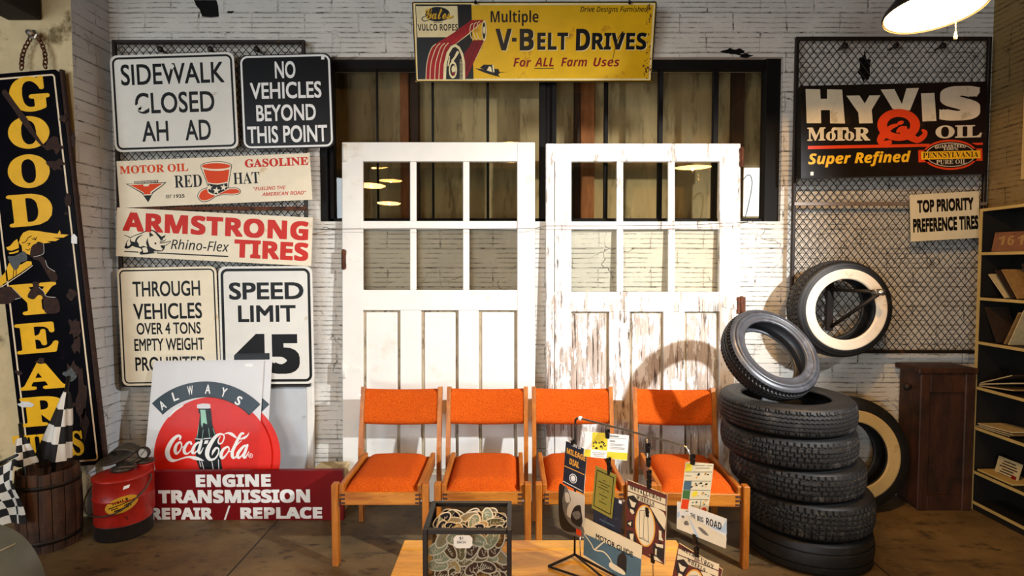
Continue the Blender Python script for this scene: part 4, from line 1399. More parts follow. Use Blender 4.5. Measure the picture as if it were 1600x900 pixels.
for (t, cx, cy, w, h, st) in (('M', 113, 439, 158, 114, 'serif'), ('o', 238, 456, 84, 80, 'serif'), ('T', 318, 439, 138, 114, 'serif'), ('o', 398, 456, 84, 80, 'serif'), ('R', 508, 439, 140, 114, 'serif'),
                             ('OIL', 1340, 417, 400, 112, 'serif')):
    HY.text(t, cx, cy, w, h, 'hy_cream', st, .022, 1, f=Z, k=k, part='small_lettering')
HY.stroke('small_lettering', 'hy_cream', [(250, 405, 18), (268, 392, 22), (318, 396, 22), (370, 392, 22), (385, 408, 18)], 1, f=Z, k=k)
HY.shape('orange_stripe', 'hy_orange', [(40, 541), (1090, 522), (1085, 547), (40, 569)], 1, False, Z)
HY.shape('orange_stripe', 'hy_orange', [(1450, 515), (1548, 512), (1548, 531), (1490, 533)], 1, False, Z)
HY.shape('letter_q', 'hy_orange', [ell(822, 360, 184, 138, 48), ell(822, 363, 100, 73, 40)[::-1]], 2, False, Z)
HY.stroke('letter_q', 'hy_orange', [(690, 445, 70), (665, 490, 62), (685, 518, 44), (745, 510, 40)], 2, f=Z, k=k)
HY.stroke('letter_q', 'hy_orange', [(870, 420, 80), (930, 465, 66), (985, 490, 52), (1035, 460, 46), (1050, 425, 40), (1030, 408, 26)], 2, f=Z, k=k)
HY.shape('letter_q', 'hy_orange', ell(838, 342, 30, 17, 20, -20), 2, False, Z)
HY.stroke('letter_q', 'hy_orange', [(730, 400, 44), (765, 375, 38), (805, 362, 26)], 2, f=Z, k=k)
HY.stroke('letter_q', 'hy_orange', [(815, 415, 30), (840, 388, 30), (885, 380, 20)], 2, f=Z, k=k)
HY.text('Super Refined', 485, 655, 885, 128, 'hy_yellow', 'bolditalic', .012, 1, f=Z, k=k, part='yellow_lettering')
HY.shape('oval_badge', 'hy_orange', ell(1268, 617, 238, 130, 48), 2, False, Z)
HY.shape('oval_badge', 'hy_orange', [(990, 578), (1543, 562), (1545, 668), (993, 682)], 2, False, Z)
HY.shape('oval_badge', 'hy_black', ell(1268, 617, 222, 114, 48), 3, False, Z)
HY.shape('oval_badge', 'hy_cream', [ell(1268, 617, 212, 104, 48), ell(1268, 617, 206, 98, 48)[::-1]], 4, False, Z)
HY.shape('oval_badge', 'hy_yellow', [(1013, 592), (1524, 580), (1526, 648), (1016, 660)], 5, False, Z)
HY.text('PENNSYLVANIA', 1268, 618, 478, 48, 'hy_black', 'serif', .0, 6, f=Z, k=k, part='badge_lettering')
HY.text('100%', 1268, 566, 132, 26, 'hy_cream', 'serif', .0, 5, f=Z, k=k, part='badge_lettering')
HY.text('PURE OIL', 1275, 678, 262, 38, 'hy_cream', 'serif', .0, 5, f=Z, k=k, part='badge_lettering')
for i, ch in enumerate('GUARANTEED'):
    a = (i - 4.5) / 4.5
    HY.text(ch, 1266 + a * 122, 540 + a * a * 9 - a * 4, 22, 26, 'hy_cream', 'bold', 0, 5, rot=-a * 14, f=Z, k=k, part='badge_lettering')
HY.shape('price_sticker', 'paper_w', [(62, 765), (88, 763), (88, 795), (62, 795)], 2, False, Z)
HY.done()
TP = Panel([(1422, 305), (1531, 298), (1529, 372), (1424, 377)], (0, 3.60, 0), NF, 'tire_card', 'cream card reading TOP PRIORITY hung on the mesh panel', 'sign')
TP.plate('top_cream', .006, .002)
TP.text('TOP PRIORITY', 1477, 320.5, 88, 20, 'ink', weight=.05, spacing=1.05)
TP.text('PREFERENCE TIRES', 1477.5, 350, 102, 22, 'ink', weight=.05, spacing=1.05)
mb = MB()
a, b = at(1528, 300, 3.598), at(1531, 287, 3.652)
mb.tube([a, a.lerp(b, .5) + Vector((.004, 0, 0)), b], .0016, 5)
a, b = at(1427, 307, 3.598), at(1424, 297, 3.652)
mb.tube([a, b], .0016, 5)
TP.done()
mb.build('hanging_wire', 'string', TP.root, TP.M.inverted())
# red framed picture on the side wall
zb = at(1591, 281, 3.47).z
root = thing('framed_picture', 'red picture with a cream edge high on the side wall', 'picture', (XR, 2.97, zb))
MB().bb(-.022, -.002, -.5, .5, 0, 1.0, .003).build('frame', 'frame_cream', root)
MB().bb(-.026, -.022, -.47, .47, .03, .97).build('picture', 'frame_red', root)


# ------------------------------------------------------------------ tires
def tri(x):
    x = x % 1.0
    return 4 * abs(x - .5) - 1


def pat_rib(th, x, n):
    d = 0
    for c in (-.72, -.36, 0, .36, .72):
        if abs(x - c - .03 * tri(th * n)) < .045:
            d = 1
    if abs(x) > .82 and (th * n * 1.5) % 1 < .22:
        d = .8
    return d


def pat_hex(th, x, n):
    rows = 5
    y = (x + 1) / 2 * rows
    r = round(y)
    if 0 < r < rows and abs(y - r + .16 * tri(th * n + .5 * (r % 2))) < .12:
        return 1
    rr = int(min(max(y, 0), rows - .01))
    u = (th * n + .5 * (rr % 2)) % 1
    if rr in (0, rows - 1):
        return 1 if (th * n) % 1 < .24 else 0
    return 1 if u < .17 else 0


def pat_block(th, x, n):
    for c in (-.66, -.34, 0, .34, .66):
        if abs(x - c - .045 * (1 if tri(th * n) > 0 else -1)) < .05:
            return 1
    if abs(x) > .66:
        return 1 if (th * n) % 1 < .26 else 0
    return .7 if ((th * n + (.5 if x > 0 else 0)) % 1) < .14 else 0


def pat_lug(th, x, n):
    if abs(x) > .62:
        return 1 if (th * n) % 1 < .34 else 0
    for c in (-.56, -.2, .2, .56):
        if abs(x - c - .05 * tri(th * n)) < .05:
            return 1
    return 0


def pat_slick(th, x, n):
    return 1 if abs(abs(x) - .5) < .03 else 0


def tire(label, R, r, w, M, pat=pat_rib, n=60, seg=5, white=None, m_side='rubber', m_tread='rubber_worn', groove=.008, bulge=1.0, group=None):
    """axle along local Z, display side facing +Z"""
    root = thing('tire', label, 'tire', M, group)
    hw = w / 2
    tw = hw * .76
    # tread
    NT = n * seg
    xs = [-1 + 2 * i / 34 for i in range(35)]
    vs, fs = [], []
    for i in range(NT):
        th = i / NT
        a = 2 * math.pi * th
        for x in xs:
            rr = R - .010 * x * x - groove * pat(th + .5 / NT, x, n)
            vs.append((rr * math.cos(a), rr * math.sin(a), x * tw))
        # shoulders
    K = len(xs)
    for i in range(NT):
        j = (i + 1) % NT
        for q in range(K - 1):
            fs.append([i * K + q, j * K + q, j * K + q + 1, i * K + q + 1])
    MB().add(vs, fs, 0, False).build('tread', m_tread, root)
    rm = (R + r) / 2
    for sgn in (1, -1):
        pr = [(R - .0105, tw), (R - .016, hw * .83), (R - .026, hw * .92), (R - .030, hw * .915), (R - .036, hw * .955), (rm + (R - r) * .12, hw * 1.0 * bulge), (rm, hw * bulge), (rm - (R - r) * .12, hw * .985),
              (r + .036, hw * .95), (r + .032, hw * .965), (r + .028, hw * .94), (r + .014, hw * .90), (r + .010, hw * .91), (r + .004, hw * .89), (r - .001, hw * .80), (r, hw * .70), (r + .012, hw * .62), (rm, hw * .86), (R - .03, hw * .74), (R - .024, 0)]
        MB().lathe([(p, z * sgn) for p, z in pr], 96).build('sidewall', m_side, root)
    if white:
        r0, r1, mm = white
        prof = []
        for i in range(9):
            t = i / 8
            rr = r0 + (r1 - r0) * t
            # follow the sidewall
            zz = hw * (.95 + (bulge + .0 - .95) * min(1, max(0, (rr - r - .02) / (rm - r - .02)))) if rr < rm else hw * (bulge - (bulge - .93) * max(0, (rr - rm) / (R - .03 - rm)) ** 1.6)
            prof.append((rr, zz + .003))
        prof = [(r0 - .004, prof[0][1] - .012)] + prof + [(r1 + .003, prof[-1][1] - .008)]
        MB().lathe(prof, 96).build('whitewall', mm, root)
    return root


def axle(c, n):
    return Matrix.Translation(Vector(c)) @ Vector((0, 0, 1)).rotation_difference(Vector(n).normalized()).to_matrix().to_4x4()


def spin(M, deg):
    return M @ Matrix.Rotation(math.radians(deg), 4, 'Z')


TS = [  # centre x, y, z0, z1, R, pattern
    (1.665, 3.035, 0.000, 0.182, .335, pat_slick, 'worn smooth black tire at the bottom of the stack', 40, 'rubber'),
    (1.652, 3.030, 0.185, 0.384, .343, pat_block, 'wide black tire with blocky tread, second from the bottom of the stack', 64, 'rubber_worn'),
    (1.600, 3.035, 0.387, 0.555, .345, pat_hex, 'black tire with honeycomb tread in the middle of the stack', 62, 'rubber_worn'),
    (1.552, 3.040, 0.558, 0.722, .350, pat_hex, 'black tire with honeycomb tread just under the ribbed top tire', 66, 'rubber_worn'),
    (1.538, 3.035, 0.725, 0.884, .352, pat_rib, 'black ribbed tire lying flat at the top of the stack', 90, 'rubber_worn')]
for i, (x, y, z0, z1, Rr, pt, lb, nn, mt) in enumerate(TS):
    tire(lb, Rr, .228 if i == 4 else .205, z1 - z0, spin(Matrix.Translation((x, y, (z0 + z1) / 2)), i * 23), pt, nn, 5, None, 'rubber', mt, .009, 1.0, 'tires of the stack')
TIRE_LEAN = Vector((.20, -.76, .62)).normalized()
tire('smaller grey tire leaning at a slant on top of the stack', .274, .180, .142, spin(axle((1.452, 3.05, 1.102), TIRE_LEAN), 11), pat_lug, 76, 5, None, 'rubber_grey', 'rubber', .008, 1.0)
fc = at(1323, 484, 3.42)
tire('whitewall tire hung on the wall bracket', .314, .192, .175, axle((fc.x, 3.42 + .088, fc.z), (0, -1, 0)), pat_block, 60, 5, (.197, .256, 'whitewall'), 'rubber', 'rubber_worn')
fb = at(1337, 712, 3.47)
tire('large whitewall tire standing on the floor behind the stack', .368, .205, .165, axle((fb.x, 3.545, .368), (0, -1, .12)), pat_rib, 60, 5, (.212, .285, 'ww_old'), 'rubber', 'rubber_worn')
# bracket that carries the wall tire
a = at(1298, 453, 3.63)
b = at(1299, 510, 3.63)
c = at(1372, 450, 3.33)
c2 = Vector((a.x + (c.x - a.x), c.y, a.z))
root = thing('wall_bracket', 'black steel bracket that carries the whitewall tire on the wall', 'bracket', Matrix.Translation(Vector((a.x, 3.655, b.z))))
MI = Matrix.Translation(Vector((a.x, 3.655, b.z))).inverted()
MB().bb(a.x - .022, a.x + .022, 3.628, 3.652, b.z - .03, a.z + .06, .003).build('wall_plate', 'frame_iron', root, MI)
MB().tube([(b.x, 3.63, b.z), (c2.x, c2.y, c2.z - .015)], .013, 8).build('strut', 'frame_iron', root, MI)
MB().tube([(a.x, 3.63, a.z + .005), (c2.x, c2.y, c2.z)], .012, 8).build('arm', 'frame_iron', root, MI)
d = (c2 - Vector((a.x, 3.63, a.z))).normalized()
MB().tube([c2 - d * .03, c2 + d * .035], .020, 10).build('end_cap', 'chrome', root, MI)


# ------------------------------------------------------------------ orange chairs
def chair(label):
    root = thing('waiting_chair', label, 'chair', (0, 0, 0), 'orange waiting chairs')
    W = .257
    for sx in (-1, 1):
        x = sx * (W - .017)
        # front leg, standing a little above the rail
        MB().box((x, -.265, .222), (.034, .048, .444), .004).build('leg', 'oak_v', root)
        # rear leg that runs on up as a raked stile
        lp = [(.225, 0), (.270, 0), (.262, .36), (.268, .46), (.345, .825), (.305, .832), (.222, .47), (.215, .36)]
        mb = MB()
        mb.prism(lp, -.013, .013, 0, Matrix.Translation((sx * (W - .013), 0, 0)) @ Matrix.Rotation(math.pi / 2, 4, 'Z') @ Matrix.Diagonal((1, 1, 1, 1)))
        mb.build('leg', 'oak_v', root)['label'] = 'rear leg running up as a back post'
        MB().box((sx * (W - .048), -.02, .395), (.026, .50, .085), .004).build('side_rail', 'oak', root)
    MB().box((0, -.262, .362), (.42, .026, .07), .004).build('front_rail', 'oak_x', root)
    MB().box((0, .225, .375), (.42, .024, .07), .004).build('rear_rail', 'oak_x', root)
    # finger joints
    fj = MB()
    for sx in (-1, 1):
        for i in range(3):
            fj.box((sx * .2, -.276, .34 + i * .022), (.026, .003, .010), .0005)
    fj.build('finger_joint', 'stud_dark', root)

    def seat(u, v):
        x = (u - .5) * .398
        y = -.268 + v * .50
        e = min(u, 1 - u) * 2
        ef = min(v, 1 - v) * 2
        z = .388 + .060 * (1 - (1 - min(1, e * 2.6)) ** 2.4) * (1 - (1 - min(1, ef * 3.2)) ** 2.4) + .006 * math.sin(math.pi * u)
        return (x, y, z)
    mb = MB().grid(seat, 26, 30)
    mb.bb(-.199, .199, -.268, .232, .372, .390)
    mb.build('seat_cushion', 'tweed', root)

    def back(front):
        def fn(u, v):
            x = (u - .5) * (2 * W - .054)
            bow = .022 * (1 - (2 * u - 1) ** 2)
            zz = .600 + .215 * v - .012 * (1 - (2 * u - 1) ** 2) * (1 - v) - .010 * (1 - (2 * u - 1) ** 2) * v
            yc = .262 + (zz - .47) * .21 + bow
            ev = min(v, 1 - v) * 2
            th = .030 * math.sqrt(max(0, 1 - (1 - min(1, ev * 2.5)) ** 2))
            crease = .0022 * (math.sin(u * 60 + 4 * v) * math.exp(-((u - .47) / .07) ** 2))
            return (x, yc - th + crease if front else yc + th * .7, zz)
        return fn
    mb = MB().grid(back(True), 30, 16).grid(back(False), 30, 16)
    mb.build('back_cushion', 'tweed', root)
    return root


ch = chair('orange chair at the end beside the maroon sign')
SPOTS = [(-.700, 3.115, 0, None), (-.156, 3.12, 0, 'orange chair directly behind the glass display case'), (.383, 3.12, 0, 'orange chair behind the wire card rack, in front of the gap between doors'),
         (1.005, 3.10, -3.0, 'orange chair next to the tire stack')]
for i, (x, y, r, lb) in enumerate(SPOTS):
    M = Matrix.Translation((x, y, 0)) @ Matrix.Rotation(math.radians(r), 4, 'Z')
    if i == 0:
        ch.matrix_world = M
    else:
        copy_tree(ch, M)['label'] = lb
tg = at(562, 617, 3.33)
tag(MB().box(tg, (.016, .002, .012), 0).build('price_sticker', 'paper_w'), 'tiny white sticker on the back post of the end orange chair', 'sticker')

# ------------------------------------------------------------------ pendant lamps


def pendant(label, c, R, tilt_axis, tilt, group='pendant lamps', watts=40):
    M = Matrix.Translation(Vector(c)) @ Matrix.Rotation(tilt, 4, Vector(tilt_axis))
    root = thing('pendant_lamp', label, 'lamp', M, group)
    MB().lathe([(R + .006, -.004), (R + .010, .006), (R + .004, .02), (R * .72, .085), (R * .34, .13), (.05, .15), (.045, .22), (0, .225)], 64).build('lamp_shade', 'lamp_shade', root)
    MB().lathe([(0, -.004), (R * .6, -.003), (R, .002), (R, .010), (0, .012)], 64).build('diffuser', 'lamp_glow', root)
    Mi = M.inverted()
    top = M @ Vector((0, 0, .22))
    MB().tube([Mi @ top, Mi @ Vector((top.x, top.y, ZC))], .006, 8).build('cord', 'rubber_cable', root)
    bl = bpy.data.lights.new('lamp_bulb', 'POINT')
    bl.energy = watts
    bl.color = (1.0, .56, .20)
    bl.shadow_soft_size = .01
    bo_ = bpy.data.objects.new('lamp_bulb', bl)
    COL.objects.link(bo_)
    bo_.parent = root
    bo_.location = (0, 0, -.016)
    return root, M


lm, M = pendant('bright pendant lamp above the black oil sign', (1.713, 2.25, 2.6316), .169, (1, 0, 0), -.0963)
a = hit(1493, 33, Vector((0, 2.22, 0)), Vector((0, -1, 0)))
b = hit(1493, 61, Vector((0, 2.22, 0)), Vector((0, -1, 0)))
mb = MB().tube([a + Vector((0, 0, .012)), b + Vector((0, 0, .03))], .0018, 6)
mb.lathe([(0, .032), (.003, .03), (.006, .012), (.006, 0), (0, -.001)], 10, 0, Matrix.Translation(b))
mb.build('pull_cord', 'cord', lm, M.inverted())
pendant('pendant lamp farther back in the shop, seen reflected in the intact door', (-2.10, -.70, 3.10), .21, (1, 0, 0), 0, watts=9)
pendant('pendant lamp at the back of the shop, seen reflected low in the intact door', (-2.22, -2.40, 3.15), .21, (1, 0, 0), 0, watts=9)
pendant('pendant lamp over the middle of the shop, behind the viewer', (-.02, 1.0, 3.05), .19, (1, 0, 0), 0, watts=20)

# ------------------------------------------------------------------ bookcase against the side wall
BX, BY0, BY1 = 3.02, 2.45, 3.53
root = thing('bookcase', 'black bookcase with pale edges against the side wall', 'bookcase', (BX, BY1, 0))
MIb = Matrix.Translation((BX, BY1, 0)).inverted()
levels = [.06, .26, .55, .815, 1.11, 1.395, 1.685]
ztop = 1.965
for (y0, y1) in ((BY1 - .018, BY1), (BY0, BY0 + .018)):
    MB().bb(BX + .006, XR - .002, y0, y1, 0, ztop, .001).build('side_panel', 'shelf_black', root, MIb)
    MB().bb(BX, BX + .006, y0, y1, 0, ztop).build('edge_strip', 'shelf_edge', root, MIb)
MB().bb(XR - .008, XR - .002, BY0 + .018, BY1 - .018, .06, ztop).build('back_panel', 'shelf_black', root, MIb)
for z in levels + [ztop]:
    sh = MB().bb(BX + .006, XR - .008, BY0 + .018, BY1 - .018, z - .018, z).build('shelf', 'shelf_black', root, MIb)
    MB().bb(BX, BX + .006, BY0 + .018, BY1 - .018, z - .018, z).build('edge_strip', 'shelf_edge', sh)
MB().bb(BX + .01, BX + .02, BY0 + .018, BY1 - .018, 0, .042).build('kick_board', 'shelf_black', root, MIb)


def mag(name, label, cat, y, z, w, h, th, lean, m, x0=None, group='magazines on the bookcase', yaw=0.0, art=None):
    """a thin magazine standing on a shelf, leaning along the shelf by `lean` (radians, + = top towards the wall corner)"""
    xm = BX + .03 + w / 2 if x0 is None else x0
    M = Matrix.Translation((xm, y, z + .004)) @ Matrix.Rotation(yaw, 4, 'Z') @ Matrix.Rotation(-lean, 4, 'X')
    r = thing(name, label, cat, M, group)
    MB().bb(-w / 2, w / 2, -th / 2, th / 2, 0, h).build('cover', m, r)
    MB().bb(-w / 2 + .002, w / 2 - .001, -th / 2 + .0008, th / 2 - .0008, .001, h + .0006).build('pages', 'mag_c', r)
    if art:
        art(r)
    return r


L7 = levels
# rusty plate on the top shelf: faces the room
pr = thing('number_plate', 'rusty embossed plate leaning in the upper shelf of the bookcase', 'plate', Matrix.Translation((BX + .078, 3.335, L7[6] + .003)) @ Matrix.Rotation(math.radians(-58), 4, 'Z') @ Matrix.Rotation(math.radians(-24), 4, 'X'))
MB().bb(-.13, .13, -.0015, .0015, 0, .135, .001).build('plate', 'plate_rust', pr)
mb = MB()
for i, ch_ in enumerate('16106'):
    vs, fs, asp = text_geo(ch_, 'bold', .01)
    mb.add([(-.09 + i * .045 + p[0] * .03, -.0022 - p[2], .075 + p[1] * .065) for p in vs], fs)
mb.build('embossed_figures', 'mag_a', pr)
for i, (dy, lean, h, m) in enumerate(((.03, .70, .19, 'mag_c'), (.075, .62, .21, 'mag_b'), (.115, .58, .21, 'mag_a'), (.20, .30, .22, 'mag_b'))):
    mag('magazine', ['pale magazine slanting at the far end of the second shelf', 'dark magazine slanting on the second shelf, beside the pale one', 'tan magazine slanting on the second shelf of the bookcase',
                     'dark magazine almost upright on the second shelf'][i], 'magazine', 3.49 - dy - .10, L7[5], .16, h, .008, lean, m)
for i, (y, lean, h, m) in enumerate(((3.405, .42, .235, 'mag_b'), (3.355, -.42, .22, 'mag_a'), (3.325, -.40, .235, 'mag_c'))):
    mag('magazine', ['dark magazine leaning towards the corner on the third shelf', 'tan magazine forming a V on the third shelf', 'pale magazine behind the tan one forming the V'][i], 'magazine', y, L7[4], .15, h, .007, lean, m)
for i, (y, ang, m, dz) in enumerate(((3.40, .10, 'mag_a', .004), (3.40, .24, 'mag_c', .014), (3.39, .40, 'mag_b', .025))):
    r = thing('magazine', ['tan magazine lying in the fan on the fourth shelf', 'pale magazine in the middle of the fan on the fourth shelf', 'dark magazine at the top of the fan on the fourth shelf'][i], 'magazine',
              Matrix.Translation((BX + .10, y + .10, L7[3] + dz + .002)) @ Matrix.Rotation(-ang, 4, 'X'), 'magazines on the bookcase')
    MB().bb(-.09, .09, -.24, 0, -.0035, .0035).build('cover', m, r)
    MB().bb(-.091, .089, -.238, -.001, -.0026, .0026).build('pages', 'mag_c', r)
for i, (y, ang, m, dz) in enumerate(((3.40, .02, 'mag_b', .004), (3.38, .04, 'mag_a', .013), (3.39, .06, 'mag_c', .022))):
    r = thing('magazine', ['dark magazine at the bottom of the flat pile on the fifth shelf', 'tan magazine in the flat pile on the fifth shelf', 'pale magazine on top of the flat pile on the fifth shelf'][i], 'magazine',
              Matrix.Translation((BX + .10, y + .11, L7[2] + dz + .002)) @ Matrix.Rotation(-ang, 4, 'X'), 'magazines on the bookcase')
    MB().bb(-.09, .09, -.24, 0, -.0035, .0035).build('cover', m, r)
    MB().bb(-.091, .089, -.238, -.001, -.0026, .0026).build('pages', 'mag_c', r)
r = thing('print_tray', 'shallow tray with a printed card on the lowest shelf of the bookcase', 'tray', Matrix.Translation((BX + .012, 3.375, L7[1] + .005)))
MB().bb(0, .17, -.13, .12, .0, .012, .002).build('tray', 'shelf_edge', r)
MB().box((.075, .0, .075), (.006, .16, .12), 0, 0, Matrix.Rotation(.25, 4, 'Y')).build('printed_card', 'mag_c', r)
mb = MB()
for i in range(6):
    mb.box((.071, -.005, .03 + i * .017), (.001, .12 - .02 * (i % 3), .007), 0, 0, Matrix.Rotation(.25, 4, 'Y'))
mb.build('print_lines', 'mag_b', r)
MB().box((.069, -.055, .035), (.002, .03, .03), 0, 0, Matrix.Rotation(.25, 4, 'Y')).build('red_stamp', 'maroon', r)

# dark timber cabinet
c0, c1 = at(1431, 575, 3.50), at(1524, 575, 3.50)
cx, cw, chh = (c0.x + c1.x) / 2 + .01, (c1.x - c0.x), c0.z
root = thing('timber_cabinet', 'dark brown rough timber cabinet beside the bookcase', 'cabinet', (cx, 3.49, 0))
hw = cw / 2
MB().bb(-hw + .03, hw - .012, .02, .21, .01, chh - .03, .004).build('body', 'crate', root)
MB().bb(-hw, hw, -.01, .22, chh - .035, chh, .006).build('top_board', 'crate', root)
MB().bb(-hw + .02, -hw + .085, .0, .022, 0, chh - .035, .005).build('corner_post', 'crate', root)
MB().bb(hw - .075, hw - .01, .0, .022, 0, chh - .035, .005).build('corner_post', 'crate', root)
MB().bb(-hw + .085, hw - .075, .004, .022, chh - .16, chh - .035, .004).build('cross_board', 'crate', root)
MB().bb(-hw + .085, hw - .075, .004, .022, 0.0, .10, .004).build('cross_board', 'crate', root)
kb = MB().lathe([(0, -.05), (.022, -.045), (.028, -.03), (.018, -.012), (.014, 0)], 14, 0, Matrix.Translation((-hw + .02, .09, chh - .14)) @ Matrix.Rotation(-math.pi / 2, 4, 'Y') @ Matrix.Diagonal((1, 1, -1, 1)))
kb.build('side_knob', 'frame_iron', root)
nb = MB()
for (x, z) in ((-hw + .05, chh - .06), (hw - .04, chh - .06), (-hw + .05, chh - .5), (hw - .04, chh - .09)):
    nb.lathe([(0, -.004), (.005, -.003), (.006, 0)], 8, 0, Matrix.Translation((x, 0, z)) @ Matrix.Rotation(-math.pi / 2, 4, 'X') @ Matrix.Diagonal((1, 1, -1, 1)))
nb.build('nail_heads', 'can_metal', root)

# ------------------------------------------------------------------ keg with flags
KX, KY = -2.665, 3.08
root = thing('wooden_keg', 'dark old wooden keg holding furled checkered flags', 'keg', (KX, KY, 0))
mb = MB()
nst = 16
for i in range(nst):
    a0_, a1_ = 2 * math.pi * i / nst + .012, 2 * math.pi * (i + 1) / nst - .012

    def stave(u, v, a0_=a0_, a1_=a1_, i=i):
        a = a0_ + (a1_ - a0_) * u
        z = .445 * v + (.004 * math.sin(i * 2.3)) * v
        r = .140 + .010 * math.sin(math.pi * v) + .004 * math.sin(math.pi * u)
        return (r * math.cos(a), r * math.sin(a), z)
    mb.grid(stave, 4, 8)
mb.lathe([(.136, .44), (.128, .44), (.128, .03), (0, .03)], 40, 0)
mb.lathe([(.138, 0.0), (.138, .44)], 40, 0)
mb.build('staves', 'keg', root)
for z in (.06, .37):
    mb = MB()
    r = .1425 + .010 * math.sin(math.pi * z / .445)
    mb.lathe([(r, z - .012), (r + .003, z - .012), (r + .004, z + .012), (r, z + .012)], 40)
    mb.build('hoop', 'keg_hoop', root)
# furled flags standing in the keg
def furled(label, base, tip, r0, nf, ph, rings, cells):
    b, t = Vector(base), Vector(tip)
    d = t - b
    dn = d.normalized()
    s1 = dn.cross(Vector((0, 1, 0))).normalized()
    s2 = dn.cross(s1)
    root = thing('checkered_flag', label, 'flag', Matrix.Translation(b), 'checkered flags in the keg')
    MB().tube([(0, 0, 0), d * 1.0 + dn * .05], [.011, .010], 8).build('stick', 'case_black', root)

    st_ = max(0.0, (.475 - b.z) / d.z)

    def fn(u, v):
        a = 2 * math.pi * u
        rr = (r0 * (1 - v) ** .8 + .016) * (1 + .30 * math.sin(a * nf + ph + 2 * v) + .12 * math.sin(a * (nf * 2 + 1) + 5 * v))
        p = d * (st_ + (.95 - st_) * v) + s1 * math.cos(a) * rr + s2 * math.sin(a) * rr * .8
        return p
    nu, nv = 64, 24
    MB().grid(fn, nu, nv, 0, True, lambda i, j: ((i * cells // nu) + (j * rings // nv)) % 2).build('cloth', ['cloth_black', 'cloth_white'], root)
    return root


furled('tall furled black and white flag standing in the keg', (KX - .06, KY + .02, .05), (KX + .045, KY + .10, .90), .062, 3, .9, 4, 3)
furled('shorter furled flag with yellowed cloth in the keg', (KX - .06, KY - .06, .05), (KX - .11, KY - .04, .66), .036, 3, 1.9, 4, 3)


# flag hanging over the keg's side
def hang(u, v):
    a, b = at(-20, 737, 2.93), at(24, 717, 2.90)
    c, d = at(3, 822, 2.90), at(42, 818, 2.88)
    p = a.lerp(b, u).lerp(c.lerp(d, u), v)
    return p + Vector((.006 * math.sin(9 * v + 2), -.018 * math.sin(7 * u + 2.2 * v) - .014 * math.sin(5 * v), .004 * math.sin(11 * u)))


root = thing('checkered_flag', 'small checkered flag hanging open in front of the keg', 'flag', (0, 0, 0), 'checkered flags in the keg')
MB().grid(hang, 24, 56, 0, True, lambda i, j: (i // 6 + j // 8) % 2).build('cloth', ['cloth_white', 'cloth_black'], root)
a, b = at(25, 713, 2.905), at(-22, 735, 2.935)
MB().tube([a + (a - b) * .02 + Vector((0, .004, .004)), b + Vector((0, .004, .004)), b + Vector((-.05, .30, -.03)), (b.x - .05, b.y + .30, 0)], .008, 8).build('stick', 'case_black', root)

# ------------------------------------------------------------------ red can
RX_, RY_ = -2.335, 3.215
root = thing('sprayer_can', 'battered red metal can with oval label, gauge and wire handle', 'can', (RX_, RY_, 0))
RC = .148
MB().lathe([(0, .0), (RC - .004, 0), (RC, .006), (RC, .085), (RC + .003, .088), (0, .09)], 56).build('base', 'can_base', root)
MB().lathe([(RC - .001, .088), (RC, .10), (RC, .23), (RC + .004, .235), (RC, .24), (RC - .001, .345), (RC + .005, .350), (RC + .004, .357), (RC - .012, .362), (RC - .05, .372), (0, .378)], 64).build('body', 'can_red', root)
sc = at(227, 770, 3.28)
sx_, sy_ = sc.x - RX_, .075
MB().lathe([(0, .115), (.043, .115), (.044, .12), (.044, .385), (.047, .39), (.040, .397), (0, .40)], 32, 0, Matrix.Translation((sx_, sy_, 0))).build('pump_cylinder', 'can_red', root)
mb = MB()
mb.lathe([(0, .375), (.06, .378), (.058, .395), (.035, .40), (.03, .425), (0, .43)], 24)
mb.lathe([(.0, .40), (.05, .402), (.048, .412), (.02, .416), (.014, .44)], 20, 0, Matrix.Translation((sx_, sy_, 0)))
mb.tube([(.02, 0, .40), (.08, .02, .43), (sx_ - .01, sy_, .425)], .010, 8)
mb.tube([(-.04, -.03, .395), (.03, -.05, .412), (.09, -.02, .405)], .009, 8)
mb.build('valve', 'can_metal', root)
Ms = Matrix.Translation((-.012, -.01, .455)) @ Matrix.Rotation(math.radians(12), 4, 'X') @ Matrix.Rotation(math.radians(-16), 4, 'Y')
mb = MB()
mb.lathe([(0, -.02), (.05, -.018), (.10, -.004), (.128, .010), (.126, .014), (.09, .004), (.04, -.004), (0, -.006)], 40, 0, Ms @ Matrix.Diagonal((1, .8, 1, 1)))
mb.build('tilted_lid', 'can_metal', root)
lev = [(-.03, -.0, .02), (-.02, 0, .05), (.03, 0, .066), (.09, 0, .052), (.13, 0, .018)]
mb = MB()
sp = smooth_pts(lev, False, 5)
for q in range(len(sp) - 1):
    p_, n_ = Vector(sp[q]), Vector(sp[q + 1])
    wq = .024 + .014 * math.sin(math.pi * q / len(sp))
    mb.add([p_ + Vector((0, -wq, 0)), p_ + Vector((0, wq, 0)), n_ + Vector((0, wq, 0)), n_ + Vector((0, -wq, 0)),
            p_ + Vector((0, -wq, -.008)), p_ + Vector((0, wq, -.008)), n_ + Vector((0, wq, -.008)), n_ + Vector((0, -wq, -.008))],
           [[0, 1, 2, 3], [7, 6, 5, 4], [0, 3, 7, 4], [1, 5, 6, 2]], 0, True, Ms)
mb.build('pump_handle', 'can_metal', root)
gc = at(225, 707, 3.27) - Vector((RX_, RY_, 0))
mb = MB().lathe([(.034, -.012), (.036, .0), (.036, .012), (.030, .014), (.029, .008)], 32, 0, Matrix.Translation(gc) @ Matrix.Rotation(math.pi / 2, 4, 'X'))
mb.lathe([(.034, -.012), (0, -.014)], 32, 0, Matrix.Translation(gc) @ Matrix.Rotation(math.pi / 2, 4, 'X'))
mb.tube([gc + Vector((-.005, .01, -.034)), (sx_ - .01, sy_, .40)], .008, 8)
